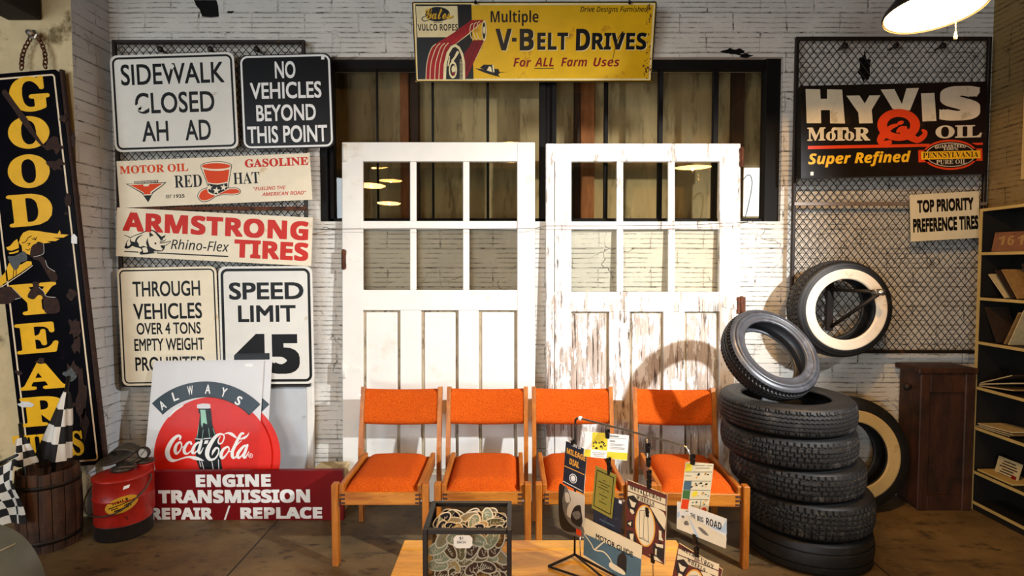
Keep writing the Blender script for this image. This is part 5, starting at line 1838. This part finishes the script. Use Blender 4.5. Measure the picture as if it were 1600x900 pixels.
ga = mb.build('gauge', 'can_base', root)
MB().lathe([(0, .0065), (.030, .0065)], 32, 0, Matrix.Translation(gc) @ Matrix.Rotation(math.pi / 2, 4, 'X')).build('gauge_face', 'paper', ga)
MB().tube([gc + Vector((-.012, -.009, -.016)), gc + Vector((.012, -.009, .018))], .0016, 5).build('needle', 'ink', ga)


def oncan(ang, z, off=.0015):
    return ((RC + off) * math.sin(ang), -(RC + off) * math.cos(ang), z)


lb = MB()
n_ = 40
for ring in range(6):
    pass


def disc_on_can(mb, ac, zc, ra, rz, rot, off, mi=0, nr=5, nn=40):
    vs = [oncan(ac, zc, off)]
    fs = []
    for i in range(1, nr + 1):
        for j in range(nn):
            t = 2 * math.pi * j / nn
            x, z = ra * i / nr * math.cos(t), rz * i / nr * math.sin(t)
            xr, zr = x * math.cos(rot) - z * math.sin(rot), x * math.sin(rot) + z * math.cos(rot)
            vs.append(oncan(ac + xr / RC, zc + zr, off))
    for j in range(nn):
        fs.append([0, 1 + j, 1 + (j + 1) % nn])
    for i in range(nr - 1):
        for j in range(nn):
            a_, b_ = 1 + i * nn + j, 1 + i * nn + (j + 1) % nn
            fs.append([a_, a_ + nn, b_ + nn, b_])
    mb.add(vs, fs, mi, True)


AC, ZL = .56, at(187, 789, 3.09).z
mb = MB()
disc_on_can(mb, AC, ZL, .085, .046, .27, .0012)
lab_ = mb.build('oval_label', 'label_yellow', root)
mb = MB()
for i, (wd, zz, hh_) in enumerate(((.075, .022, .016), (.13, .004, .006), (.125, -.008, .006), (.085, -.022, .009))):
    nseg = 14
    for q in range(nseg):
        if random.random() < .22 and i != 1:
            continue
        vs = []
        for (xx, z2) in ((-.5 + q / nseg, -.5), (-.5 + (q + .8) / nseg, -.5), (-.5 + (q + .8) / nseg, .5), (-.5 + q / nseg, .5)):
            x, z = xx * wd, zz + z2 * hh_
            vs.append(oncan(AC + (x * math.cos(.27) - z * math.sin(.27)) / RC, ZL + x * math.sin(.27) + z * math.cos(.27), .002))
        mb.add(vs, [[0, 1, 2, 3]])
mb.build('label_print', 'ink', lab_)
mb = MB()
ZT = at(198, 762, 3.1).z
vs = [oncan(.72 + dx, ZT + dz, .003) for dx, dz in ((-.11, -.010), (.09, -.004), (.13, .014), (-.07, .010))]
mb.add(vs, [[0, 1, 2, 3]])
mb.build('price_sticker', 'paper_w', root)
pts = [(-.150, -.0, .345), (-.165, -.03, .29), (-.178, -.06, .24), (-.150, -.11, .19), (-.085, -.150, .165), (.0, -.168, .170), (.09, -.150, .195), (.16, -.06, .27), (.17, 0, .33), (.155, .01, .35)]
MB().tube(smooth_pts(pts, False, 5), .0045, 8).build('bail_handle', 'can_metal', root)

# ------------------------------------------------------------------ dark green-grey hood at the corner of the view
root = thing('metal_hood', 'rounded dark green-grey metal hood beside the keg', 'hood', (-2.285, 2.24, 0))


def hood(u, v):
    a = -math.pi * u            # round the nose
    b = math.pi / 2 * v
    cz = math.sin(b) ** .75
    rr = math.cos(b) ** .62
    x = .345 * rr * math.copysign(abs(math.cos(a * 1)) ** .8, math.cos(a))
    y = .42 * rr * math.sin(a)
    return (x, y, .525 * cz)


mb = MB().grid(hood, 48, 20)
mb.grid(lambda u, v: (lambda p: (p[0] * .985, p[1] * .985, p[2] * .985 - .001))(hood(u, v)), 48, 20)
mb.bb(-.345, .345, .0, .012, 0, .02)
mb.build('shell', 'hood', root)
cr = [hood(.40, v / 14) for v in range(2, 13)]
MB().tube([Vector(p) * 1.003 for p in cr], .0045, 6).build('crease', 'hood_edge', root)
cr = [hood(u / 20, .62) for u in range(1, 8)]
MB().tube([Vector(p) * 1.002 for p in cr], .003, 6).build('crease', 'hood_edge', root)  # painted highlight line across the hood, not a fold

# ------------------------------------------------------------------ low table in front
TX0, TX1, TY1, TZ = -.452, .690, 2.238, .45
root = thing('low_table', 'honey-coloured wooden low table carrying the display case and card rack', 'table', ((TX0 + TX1) / 2, 1.75, 0))
MIt = Matrix.Translation(((TX0 + TX1) / 2, 1.75, 0)).inverted()
MB().bb(TX0, TX1, TY1 - .075, TY1, TZ - .03, TZ, .004).build('end_board', 'table', root, MIt)
for i in range(5):
    y1 = TY1 - .078 - i * .19
    MB().bb(TX0, TX1, y1 - .187, y1, TZ - .03, TZ - .001, .003).build('top_board', 'table', root, MIt)
for (x, y) in ((TX0 + .06, TY1 - .08), (TX1 - .06, TY1 - .08), (TX0 + .06, 1.28), (TX1 - .06, 1.28)):
    MB().bb(x - .03, x + .03, y - .03, y + .03, 0, TZ - .03, .004).build('leg', 'oak_v', root, MIt)
MB().bb(TX0 + .03, TX1 - .03, TY1 - .095, TY1 - .065, TZ - .10, TZ - .03, .003).build('apron', 'oak_x', root, MIt)

# glass display case full of oval name patches
BXc, BYf, BYb, BW = -.147, 1.745, 1.965, .292
BZ0, BZ1 = TZ, .737
root = thing('display_case', 'glass display case with black frame full of oval name patches', 'display case', (BXc, (BYf + BYb) / 2, BZ0))
MIc = Matrix.Translation((BXc, (BYf + BYb) / 2, BZ0)).inverted()
fb_ = .016
x0, x1 = BXc - BW / 2, BXc + BW / 2
for (x, y) in ((x0, BYf), (x1 - fb_, BYf), (x0, BYb - fb_), (x1 - fb_, BYb - fb_)):
    MB().bb(x, x + fb_, y, y + fb_, BZ0, BZ1, .002).build('corner_post', 'case_black', root, MIc)
for z in (BZ0, BZ1 - fb_):
    for (a_, b_, c_, d_) in ((x0 + fb_, x1 - fb_, BYf, BYf + fb_), (x0 + fb_, x1 - fb_, BYb - fb_, BYb), (x0, x0 + fb_, BYf + fb_, BYb - fb_), (x1 - fb_, x1, BYf + fb_, BYb - fb_)):
        MB().bb(a_, b_, c_, d_, z, z + fb_, .002).build('frame_rail', 'case_black', root, MIc)
for (a_, b_, c_, d_) in ((x0 + fb_, x1 - fb_, BYf + .006, BYf + .0085), (x0 + fb_, x1 - fb_, BYb - .0085, BYb - .006), (x0 + .006, x0 + .0085, BYf + fb_, BYb - fb_), (x1 - .0085, x1 - .006, BYf + fb_, BYb - fb_)):
    MB().bb(a_, b_, c_, d_, BZ0 + fb_, BZ1 - fb_).build('glass_pane', 'glass', root, MIc)
MB().bb(x0 + .002, x1 - .002, BYf + .002, BYb - .002, BZ0 + .0005, BZ0 + .004).build('bottom_board', 'case_black', root, MIc)
PT = Panel([(709, 836.5), (738, 836.5), (738.5, 856.5), (708.5, 856.5)], (0, BYf - .0035, 0), NF, 'price_tag', 'cream price tag reading $1 EACH on the display case', 'tag')
wv, hv = PT.w / 2, PT.h / 2
c_ = wv * .3
PT.root = MB().prism([(wv - c_, hv), (-wv + c_, hv), (-wv, hv - c_), (-wv, -hv + c_), (-wv + c_, -hv), (wv - c_, -hv), (wv, -hv + c_), (wv, hv - c_)], 0, .0012).build('price_tag', 'paper', None, PT.M)
tag(PT.root, PT.label, PT.cat)
PT.text('$1', 720.5, 841, 5.5, 5, 'ink', 'plain', .01)
PT.text('EACH', 721, 847, 13, 4, 'ink', 'plain', .01)
PT.done()


def name_patch(M, col, thread, squiggle, group='oval name patches in the glass case', label=''):
    r = thing('name_patch', label, 'patch', M, group)
    rx, rz, t = .034, .018, .0011
    fld = MB()
    loop = ell(0, 0, rx, rz, 28)
    fld.prism(loop, -t, t)
    fld.build('field', col, r)
    MB().tube([(p[0], 0, p[1]) for p in ell(0, 0, rx + .001, rz + .001, 28)], .0027, 6, True).build('stitched_edge', 'patch_edge', r)
    rr = random.Random(squiggle)
    n = rr.randint(3, 6)
    L_ = rr.uniform(.017, .024)
    pts = []
    hs = [rr.choice([.0035, .004, .0075]) for _ in range(n + 1)]
    hs[0] = .0095
    for i in range(n * 8 + 1):
        u = i / (n * 8)
        y = hs[min(i // 8, n)] * math.sin(i * math.pi / 4)
        pts.append((-L_ + 2 * L_ * u + .0022 * math.cos(i * math.pi / 4) + .35 * y, -t - .0006, y))
    MB().tube(smooth_pts(pts, False, 2), .0011, 4).build('stitched_name', thread, r)
    return r


cols = [('patch_olive', 'thread_w'), ('patch_navy', 'thread_w'), ('patch_green', 'thread_w'), ('patch_black', 'thread_w'), ('patch_grey', 'thread_g'), ('patch_navy', 'thread_w'), ('patch_green', 'thread_w')]
cn = ['olive', 'navy', 'sage green', 'black', 'stone grey', 'navy', 'sage green']
cols, cn = cols + cols + [('patch_brown', 'thread_g'), ('patch_tan', 'thread_w')], cn + cn + ['brown', 'tan']
protos = [None] * len(cols)
pr_ = random.Random(21)


def put_patch(x, y, z, rx_, ry_, rz_):
    k_ = pr_.randrange(len(cols))
    # local: x long axis, z short axis, -y face
    M = Matrix.Translation((x, y, z)) @ Matrix.Rotation(rz_, 4, 'Z') @ Matrix.Rotation(rx_, 4, 'X') @ Matrix.Rotation(ry_, 4, 'Y')
    if protos[k_] is None:
        protos[k_] = name_patch(M, cols[k_][0], cols[k_][1], 31 * k_ + 5, label='%s oval embroidered name patch among the others in the glass case' % cn[k_])
        return protos[k_]
    return copy_tree(protos[k_], M)


for row in range(8):
    z = .478 + row * .0305
    for col_ in range(6):
        if row > 6 and col_ in (2, 3):
            pass
        x = x0 + .048 + col_ * .039 + pr_.uniform(-.008, .008) + (.016 if row % 2 else 0)
        put_patch(min(max(x, x0 + .042), x1 - .042), BYf + .022 + pr_.uniform(0, .012) + .002 * (row % 3), z + pr_.uniform(-.006, .006), pr_.uniform(-.45, .0), pr_.choice([pr_.uniform(-.5, .5), pr_.uniform(-1.5, 1.5)]), pr_.uniform(-.3, .3))
for i in range(52):
    x = pr_.uniform(x0 + .042, x1 - .042)
    y = pr_.uniform(BYf + .050, BYb - .042)
    put_patch(x, y, .655 + .035 * (y - BYf) / .2 + pr_.uniform(-.012, .022), pr_.uniform(-1.45, -.75), pr_.uniform(-1.5, 1.5), pr_.uniform(-.6, .6))
for i in range(24):
    x = pr_.uniform(x0 + .042, x1 - .042)
    put_patch(x, BYb - .028, pr_.uniform(.62, .70), pr_.uniform(-.5, -.1), pr_.uniform(-.8, .8), pr_.uniform(-.3, .3))

# ------------------------------------------------------------------ wire rack with clipped booklets
RA, RB = Vector((.247, 2.10, 0)), Vector((.576, 1.75, 0))
RD = (RB - RA).normalized()
RN = Vector((RD.y, -RD.x, 0))
if RN.dot(CAM - RA) < 0:
    RN = -RN
ZB = 1.01
root = thing('card_rack', 'thin wire stand with clips holding old motoring booklets', 'card rack', (RA.x, RA.y, TZ))
MIr = Matrix.Translation((RA.x, RA.y, TZ)).inverted()
post = [RA + Vector((0, 0, TZ + .012)), RA + Vector((0, 0, ZB - .03)), RA + Vector((.002, 0, ZB - .012)) - RD * .002, RA + RD * .012 + Vector((0, 0, ZB - .002))]
MB().tube(post, .0042, 8).build('post', 'frame_iron', root, MIr)
bar = [RA + RD * .012 + Vector((0, 0, ZB - .002)), RA + RD * .03 + Vector((0, 0, ZB)), RB - RD * .02 + Vector((0, 0, ZB)), RB - RD * .004 + Vector((0, 0, ZB - .006)), RB + RD * .004 + Vector((0, 0, ZB - .022)), RB + RD * .004 + Vector((0, 0, ZB - .040))]
MB().tube(bar, .0038, 8).build('top_bar', 'chrome', root, MIr)
MB().lathe([(0, .009), (.006, .007), (.009, 0), (.006, -.007), (0, -.009)], 16, 0, Matrix.Translation(RA + RD * .025 + Vector((0, 0, ZB)))).build('end_ball', 'paper_w', root, MIr)
zt = TZ + .006
ft = MB()
ft.tube([RA + Vector((0, 0, zt + .006)), RA + RN * .13 - RD * .02 + Vector((0, 0, zt))], .005, 8)
ft.tube([RA + Vector((0, 0, zt + .006)), RA + RD * .34 + Vector((0, 0, zt))], .005, 8)
ft.tube([RA + Vector((0, 0, zt + .006)), RA + RN * .06 + RD * .25 + Vector((0, 0, zt))], .004, 8)
ft.tube([RA + RN * .13 - RD * .02 + Vector((0, 0, zt)), RA + RN * .06 + RD * .25 + Vector((0, 0, zt))], .004, 8)
ft.build('foot', 'frame_iron', root, MIr)
p0r = RA.copy()


def on_rack(px, py, off=0.0):
    return hit(px, py, p0r + RN * off, RN)


def clip(px, py, off=.006, h=.034):
    c = on_rack(px, py, off)
    mb = MB()
    Mc = Matrix.Translation(c) @ Matrix.Rotation(math.atan2(RD.y, RD.x), 4, 'Z')
    mb.box((0, -.004, 0), (.013, .003, h), .001, 0, Mc @ Matrix.Rotation(.12, 4, 'X'))
    mb.box((0, .005, 0), (.013, .003, h), .001, 0, Mc @ Matrix.Rotation(-.12, 4, 'X'))
    mb.tube([Mc @ Vector((-.008, 0, .002)), Mc @ Vector((.008, 0, .002))], .003, 6)
    mb.build('clip', 'case_black', root, MIr)


def link(p, q, off=.004):
    MB().tube([on_rack(p[0], p[1], -off), on_rack(q[0], q[1], -off)], .0022, 6).build('hanger_wire', 'chrome', root, MIr)


for (x, y) in ((895, 694), (949, 678), (951, 722), (952, 736), (1012, 700), (1013, 722), (1014, 742), (1014, 757), (1012, 800), (1020, 872), (1082, 718), (1086, 842), (1088, 862)):
    clip(x, y)
for p, q in (((949, 668), (949, 690)), ((950, 715), (952, 742)), ((1011, 686), (1014, 762)), ((1019, 866), (1021, 905)), ((1086, 832), (1089, 870)), ((906, 838), (907, 872))):
    link(p, q)


def card(corners, off, label, name='booklet', cat='booklet', n=None, p0=None, thick=.0025, m='paper'):
    nn = RN if n is None else n
    pp = (p0r + RN * off) if p0 is None else p0
    P = Panel(corners, pp, nn, name, label, cat, 'booklets on the wire rack')
    P.affine = True
    P.plate(m, thick)
    return P


# navy mileage booklet
C = card([(889.5, 691), (922, 706.5), (907.5, 768), (874.5, 753)], .010, 'navy booklet with orange letters reading MILEAGE DIAL')
w_, h_ = C.w / 2, C.h / 2
C.local('cover', 'navy_card', [[(w_, h_), (-w_, h_), (-w_, -h_), (w_, -h_)]], 1)
Zv = zf(865, 640, 7.5)
C.text('TUNE UP', 905, 700.5, 17, 3.2, 'paper_w', 'bold', 0, 2)
C.text('MILEAGE', 903.5, 711.5, 32, 9, 'card_orange', 'bold', .02, 2)
C.text('DIAL', 899, 724, 17, 9.5, 'card_orange', 'bold', .02, 2)
C.stroke('print_lines', 'card_orange', [(881.5, 727, 1.2), (913, 741, 1.2)], 2, False)
C.stroke('print_lines', 'paper_w', [(876, 749.5, 1.0), (906, 764, 1.0)], 2, False)
C.shape('round_badge', 'paper_w', [ell(893.5, 746, 6.4, 7, 24), ell(893.5, 746, 5.2, 5.8, 24)[::-1]], 2)
C.shape('round_badge', 'paper_w', ell(893.5, 746, 4, 4.5, 20), 2)
C.done()
# photograph of a man
C = card([(877.5, 760), (914, 776), (911.5, 840), (873.5, 824)], .0085, 'brownish photo card of a face in profile below the navy booklet', 'photo_card', 'photo', m='photo_light')
Zp = zf(800, 675, 4)
C.shape('photo', 'card_grey', [(300, 390), (330, 340), (350, 345), (368, 400), (372, 430), (350, 470), (345, 520), (380, 545), (440, 590), (440, 650), (300, 600)], 1, True, Zp)
C.shape('photo', 'photo_dark', [(300, 340), (335, 342), (330, 380), (318, 430), (325, 500), (350, 560), (410, 620), (300, 590)], 2, True, Zp)
C.shape('photo', 'photo_light', [(340, 380), (360, 385), (370, 425), (362, 440), (345, 440), (338, 410)], 3, True, Zp)
C.shape('photo', 'photo_dark', [(395, 470), (430, 460), (436, 500), (440, 560), (420, 590), (375, 560), (370, 520)], 2, True, Zp)
C.shape('photo', 'card_grey', [(380, 505), (420, 495), (430, 530), (400, 545)], 3, True, Zp)
C.shape('red_sticker', 'hy_orange', [(400, 598), (432, 612), (430, 648), (398, 634)], 4, False, Zp)
C.done()
# pale leaflet with yellow squares
nf = Vector((-.10, -1, 0)).normalized()
C = card([(914, 674), (982, 680.5), (980.5, 720), (912, 713)], 0, 'white leaflet with yellow picture and bands at the top of the rack', 'leaflet', 'leaflet', nf, at(948, 690, 1.99), .002, 'paper_w')
C.shape('yellow_print', 'card_yellow', Zv and [(452, 265), (632, 275), (630, 480), (448, 465)], 1, False, Zv)
C.shape('yellow_print', 'card_yellow', [(365, 465), (440, 470), (436, 555), (358, 548)], 1, False, Zv)
C.shape('yellow_print', 'card_yellow', [(632, 492), (870, 510), (864, 592), (628, 570)], 1, False, Zv)
rr = random.Random(5)
for i in range(15):
    C.shape('dark_print', 'photo_dark', blob(465 + rr.random() * 150, 360 + rr.random() * 100, rr.uniform(6, 16), rr.uniform(6, 14), i, 8, .4) if False else [Zv(*q) for q in blob(470 + rr.random() * 140, 370 + rr.random() * 85, rr.uniform(6, 15), rr.uniform(6, 14), i, 8, .4)], 2)
for (x0_, y0_, x1_, wd) in ((665, 308, 755, 12), (665, 366, 715, 12), (665, 400, 830, 4), (665, 415, 800, 4), (665, 440, 835, 4), (665, 455, 825, 4), (665, 330, 850, 3), (460, 500, 610, 4), (470, 520, 600, 4), (480, 540, 590, 4)):
    C.stroke('print_lines', 'card_grey', [(x0_, y0_, wd), (x1_, y0_ + (x1_ - x0_) * .07, wd)], 2, False, f=Zv, k=7.5)
C.done()
# olive booklet
C = card([(934.5, 729.5), (966.5, 745), (952.5, 808), (920.5, 791.5)], .010, 'olive green booklet with a thin dark frame line', m='olive_card')
w_, h_ = C.w / 2, C.h / 2
C.local('frame_line', 'ink', [[(w_ * .84, h_ * .86), (-w_ * .84, h_ * .86), (-w_ * .84, -h_ * .86), (w_ * .84, -h_ * .86)], [(w_ * .78, h_ * .82), (w_ * .78, -h_ * .82), (-w_ * .78, -h_ * .82), (-w_ * .78, h_ * .82)]], 1)
for (v_, hw_) in ((.52, .12), (.38, .58), (.26, .34), (.12, .52), (-.02, .06), (-.18, .42), (-.34, .08), (-.50, .36)):
    C.local('print_lines', 'ink', [[(hw_ * w_, v_ * h_ + .0012), (-hw_ * w_, v_ * h_ + .0012), (-hw_ * w_, v_ * h_ - .0012), (hw_ * w_, v_ * h_ - .0012)]], 1)
C.done()
# dark blue booklet
C = card([(935, 766), (977, 785), (963, 850), (921, 827)], .004, 'dark blue booklet with faint print below the olive one', m='navy_card')
for (x, y, wd) in ((955, 790, 12), (950, 806, 10), (948, 816, 22), (944, 830, 34)):
    C.stroke('print_lines', 'card_teal', [(x - wd / 2, y - wd * .25, 1.3), (x + wd / 2, y + wd * .25, 1.3)], 1, False)
C.shape('price_sticker', 'paper_w', [(972, 784), (976.5, 786), (975.5, 790.5), (971, 788.5)], 2)
C.done()
# motor guide
C = card([(913, 810), (1002, 851), (1001, 921), (912.5, 869)], .014, 'large teal and cream road map booklet reading MOTOR GUIDE at the foot of the rack', m='card_cream')
C.shape('map', 'card_teal', [(912.5, 833), (1001.5, 874), (1001, 920.5), (912.5, 868.5)], 1)
C.text('MOTOR GUIDE', 961, 852.5, 65, 8.5, 'ink', 'plain', .015, 2)
for pts in ([(913, 834), (925, 850), (931, 860), (945, 863), (955, 873), (961, 885)], [(931, 860), (942, 850), (947, 846)]):
    C.stroke('map_roads', 'card_cream', [(x, y, 2.0) for x, y in pts], 2)
C.shape('silhouette', 'photo_dark', [(967, 884), (968, 870), (975, 864), (980, 870), (981, 882), (980, 897), (971, 895)], 2, True)
C.shape('car_sketch', 'card_cream', [(956, 880), (962, 882), (978, 893), (978, 899), (962, 892), (955, 886)], 3, True)
C.done()


def metal_book(corners, off, label, dx, dy, sc):
    C = card(corners, off, label, m='card_cream', thick=.004)
    g0 = zf(960, 740, 5.626)
    ox, oy = corners[0]

    def f(x, y):
        X, Y = g0(x, y)
        return (ox + (X - 986.7) * sc, oy + (Y - 751) * sc)
    k_ = 5.626 / sc
    w_, h_ = C.w / 2, C.h / 2
    C.local('cover', 'card_brown', [[(w_ * .99, h_), (-w_, h_), (-w_, -h_), (w_ * .99, -h_)]], 1)
    C.shape('cream_band', 'card_cream', [(150, 105), (480, 242), (474, 290), (142, 150)], 2, False, f)
    C.shape('cream_band', 'card_cream', [(142, 158), (474, 298), (470, 342), (136, 200)], 2, False, f)
    C.text('METALLURGY', 308, 185, 305, 36, 'photo_dark', 'serif', .02, 3, f=f, k=k_, spacing=1.25)
    C.text('AND', 302, 208, 44, 20, 'card_brown', 'bold', .0, 4, f=f, k=k_)
    C.text('WHEELS', 298, 246, 172, 36, 'photo_dark', 'serif', .02, 3, f=f, k=k_, spacing=1.25)
    C.shape('oval_window', 'card_orange', ell(272, 455, 92, 176, 40, 4), 2, False, f)
    C.shape('oval_window', 'card_cream', ell(272, 455, 82, 164, 40, 4), 3, False, f)
    for pts in ([(240, 325), (208, 555)], [(278, 340), (245, 560)], [(308, 330), (292, 592)], [(208, 555), (292, 592), (250, 558), (208, 555)], [(240, 325), (308, 330)]):
        C.stroke('ingot_drawing', 'photo_dark', [(x, y, 3.5) for x, y in pts], 4, False, f=f, k=k_)
    for sh, mm in (([(140, 200), (195, 195), (235, 245), (210, 300), (185, 360), (150, 340), (122, 260)], 'photo_dark'), ([(150, 220), (185, 250), (215, 260), (190, 300), (165, 290)], 'card_cream'), ([(150, 305), (180, 320), (188, 345), (165, 355), (148, 330)], 'card_cream'),
                   ([(335, 295), (400, 310), (455, 350), (470, 400), (445, 490), (400, 420), (365, 350)], 'card_cream'), ([(340, 310), (400, 400), (445, 500), (430, 520), (370, 410)], 'photo_dark'),
                   ([(100, 420), (165, 400), (160, 470), (105, 455)], 'photo_dark'), ([(112, 430), (150, 415), (140, 455)], 'card_cream'),
                   ([(90, 490), (150, 500), (175, 560), (180, 640), (130, 620), (90, 560)], 'photo_dark'), ([(120, 520), (160, 520), (150, 570), (165, 620), (125, 600)], 'card_cream'),
                   ([(395, 490), (418, 500), (412, 545), (425, 580), (385, 570), (392, 530)], 'card_cream'), ([(375, 540), (400, 555), (398, 585), (370, 570)], 'photo_dark'),
                   ([(330, 610), (400, 590), (420, 640), (405, 740), (340, 710), (320, 660)], 'photo_dark'), ([(350, 600), (420, 610), (415, 640), (360, 625)], 'card_cream'), ([(280, 690), (350, 710), (400, 760), (330, 735)], 'card_cream'), ([(345, 640), (360, 645), (350, 700), (338, 690)], 'card_cream')):
        C.shape('cover_drawing', mm, sh, 4 if mm == 'photo_dark' else 5, False, f)
    C.done()
    return C


metal_book([(986.7, 751), (1048, 777.5), (1032.5, 878), (971, 851.5)], .006, 'brown and cream booklet on wheels hanging in the middle of the rack', 0, 0, 1.0)
metal_book([(1061, 848), (1129, 891), (1116, 950), (1049, 907)], .002, 'brown and cream booklet on wheels hanging lowest, under the road card', 0, 0, 1.08)
# road card
C = card([(1060.4, 784), (1137, 812), (1132.4, 855.5), (1055, 825)], .008, 'pale landscape card reading THE BIG ROAD', 'postcard', 'card', m='paper')
Zg = zf(960, 740, 5.626)
C.shape('picture', 'sand', [(655, 365), (560, 400), (535, 478), (700, 545), (968, 650), (985, 560), (720, 400)], 1, False, Zg)
C.shape('picture', 'card_blue', [(800, 440), (870, 480), (990, 530), (994, 412), (960, 470), (900, 475), (850, 470)], 2, False, Zg)
C.shape('picture', 'card_blue', [(655, 370), (690, 440), (745, 560), (715, 552), (680, 450)], 2, False, Zg)
C.shape('picture', 'card_blue', [(556, 340), (575, 330), (580, 370), (553, 390)], 2, False, Zg)
C.shape('picture', 'card_grey', [(740, 475), (775, 480), (830, 540), (790, 530)], 3, True, Zg)
C.shape('picture', 'card_grey', [(615, 425), (645, 415), (658, 450), (620, 450)], 3, True, Zg)
C.shape('picture', 'card_grey', [(595, 370), (618, 372), (615, 390), (598, 386)], 3, True, Zg)
C.text('THE', 702, 372, 46, 36, 'ink', 'bold', .0, 3, f=Zg, k=5.626)
C.text('BIG', 768, 402, 58, 42, 'ink', 'bold', .0, 3, f=Zg, k=5.626)
C.text('ROAD', 884, 444, 140, 62, 'ink', 'bold', .0, 3, f=Zg, k=5.626)
C.text("that's", 618, 313, 50, 18, 'ink', 'serifitalic', .0, 3, f=Zg, k=5.626)
C.done()
# colour chart
nf = Vector((.05, -1, 0)).normalized()
C = card([(1060.5, 724.5), (1102.5, 723.7), (1119, 801.7), (1074, 794)], 0, 'cream chart card with coloured blocks down its side', 'chart_card', 'card', nf, at(1090, 760, 1.742), .002, 'card_cream')
Zh = zf(800, 675, 4)
for mm, q in (('card_yellow', [(1045, 200), (1082, 198), (1092, 245), (1052, 250)]), ('card_teal', [(1068, 308), (1112, 308), (1122, 362), (1078, 360)]), ('card_green', [(1078, 362), (1122, 364), (1133, 418), (1088, 412)]), ('hy_orange', [(1089, 416), (1134, 420), (1142, 480), (1098, 474)])):
    C.shape('colour_block', mm, q, 1, False, Zh)
C.shape('colour_block', 'card_yellow', ell(1155, 385, 16, 19, 20), 1, False, Zh)
C.shape('colour_block', 'hy_orange', ell(1240, 487, 17, 20, 20), 1, False, Zh)
for q in ([(1098, 212), (1160, 212)], [(1172, 214), (1205, 212)], [(1110, 228), (1195, 228)], [(1060, 252), (1215, 252)], [(1068, 305), (1228, 308)], [(1120, 362), (1240, 364)], [(1133, 418), (1250, 420)], [(1142, 480), (1262, 484)], [(1062, 275), (1098, 276)], [(1135, 492), (1215, 496)], [(1205, 425), (1215, 482)]):
    C.stroke('print_lines', 'card_grey', [(x, y, 3.2) for x, y in q], 1, False, f=Zh, k=4)
rr = random.Random(9)
for (x, y) in ((1135, 275), (1190, 270), (1130, 335), (1160, 330), (1200, 335), (1190, 385), (1228, 395), (1158, 450), (1192, 445), (1230, 440)):
    for i in range(3):
        C.shape('small_drawing', rr.choice(['photo_dark', 'card_teal', 'card_orange', 'card_grey']), [Zh(*q) for q in blob(x + rr.uniform(-14, 14), y + rr.uniform(-14, 14), rr.uniform(3, 7), rr.uniform(3, 8), i + x, 8, .4)], 2)
C.done()
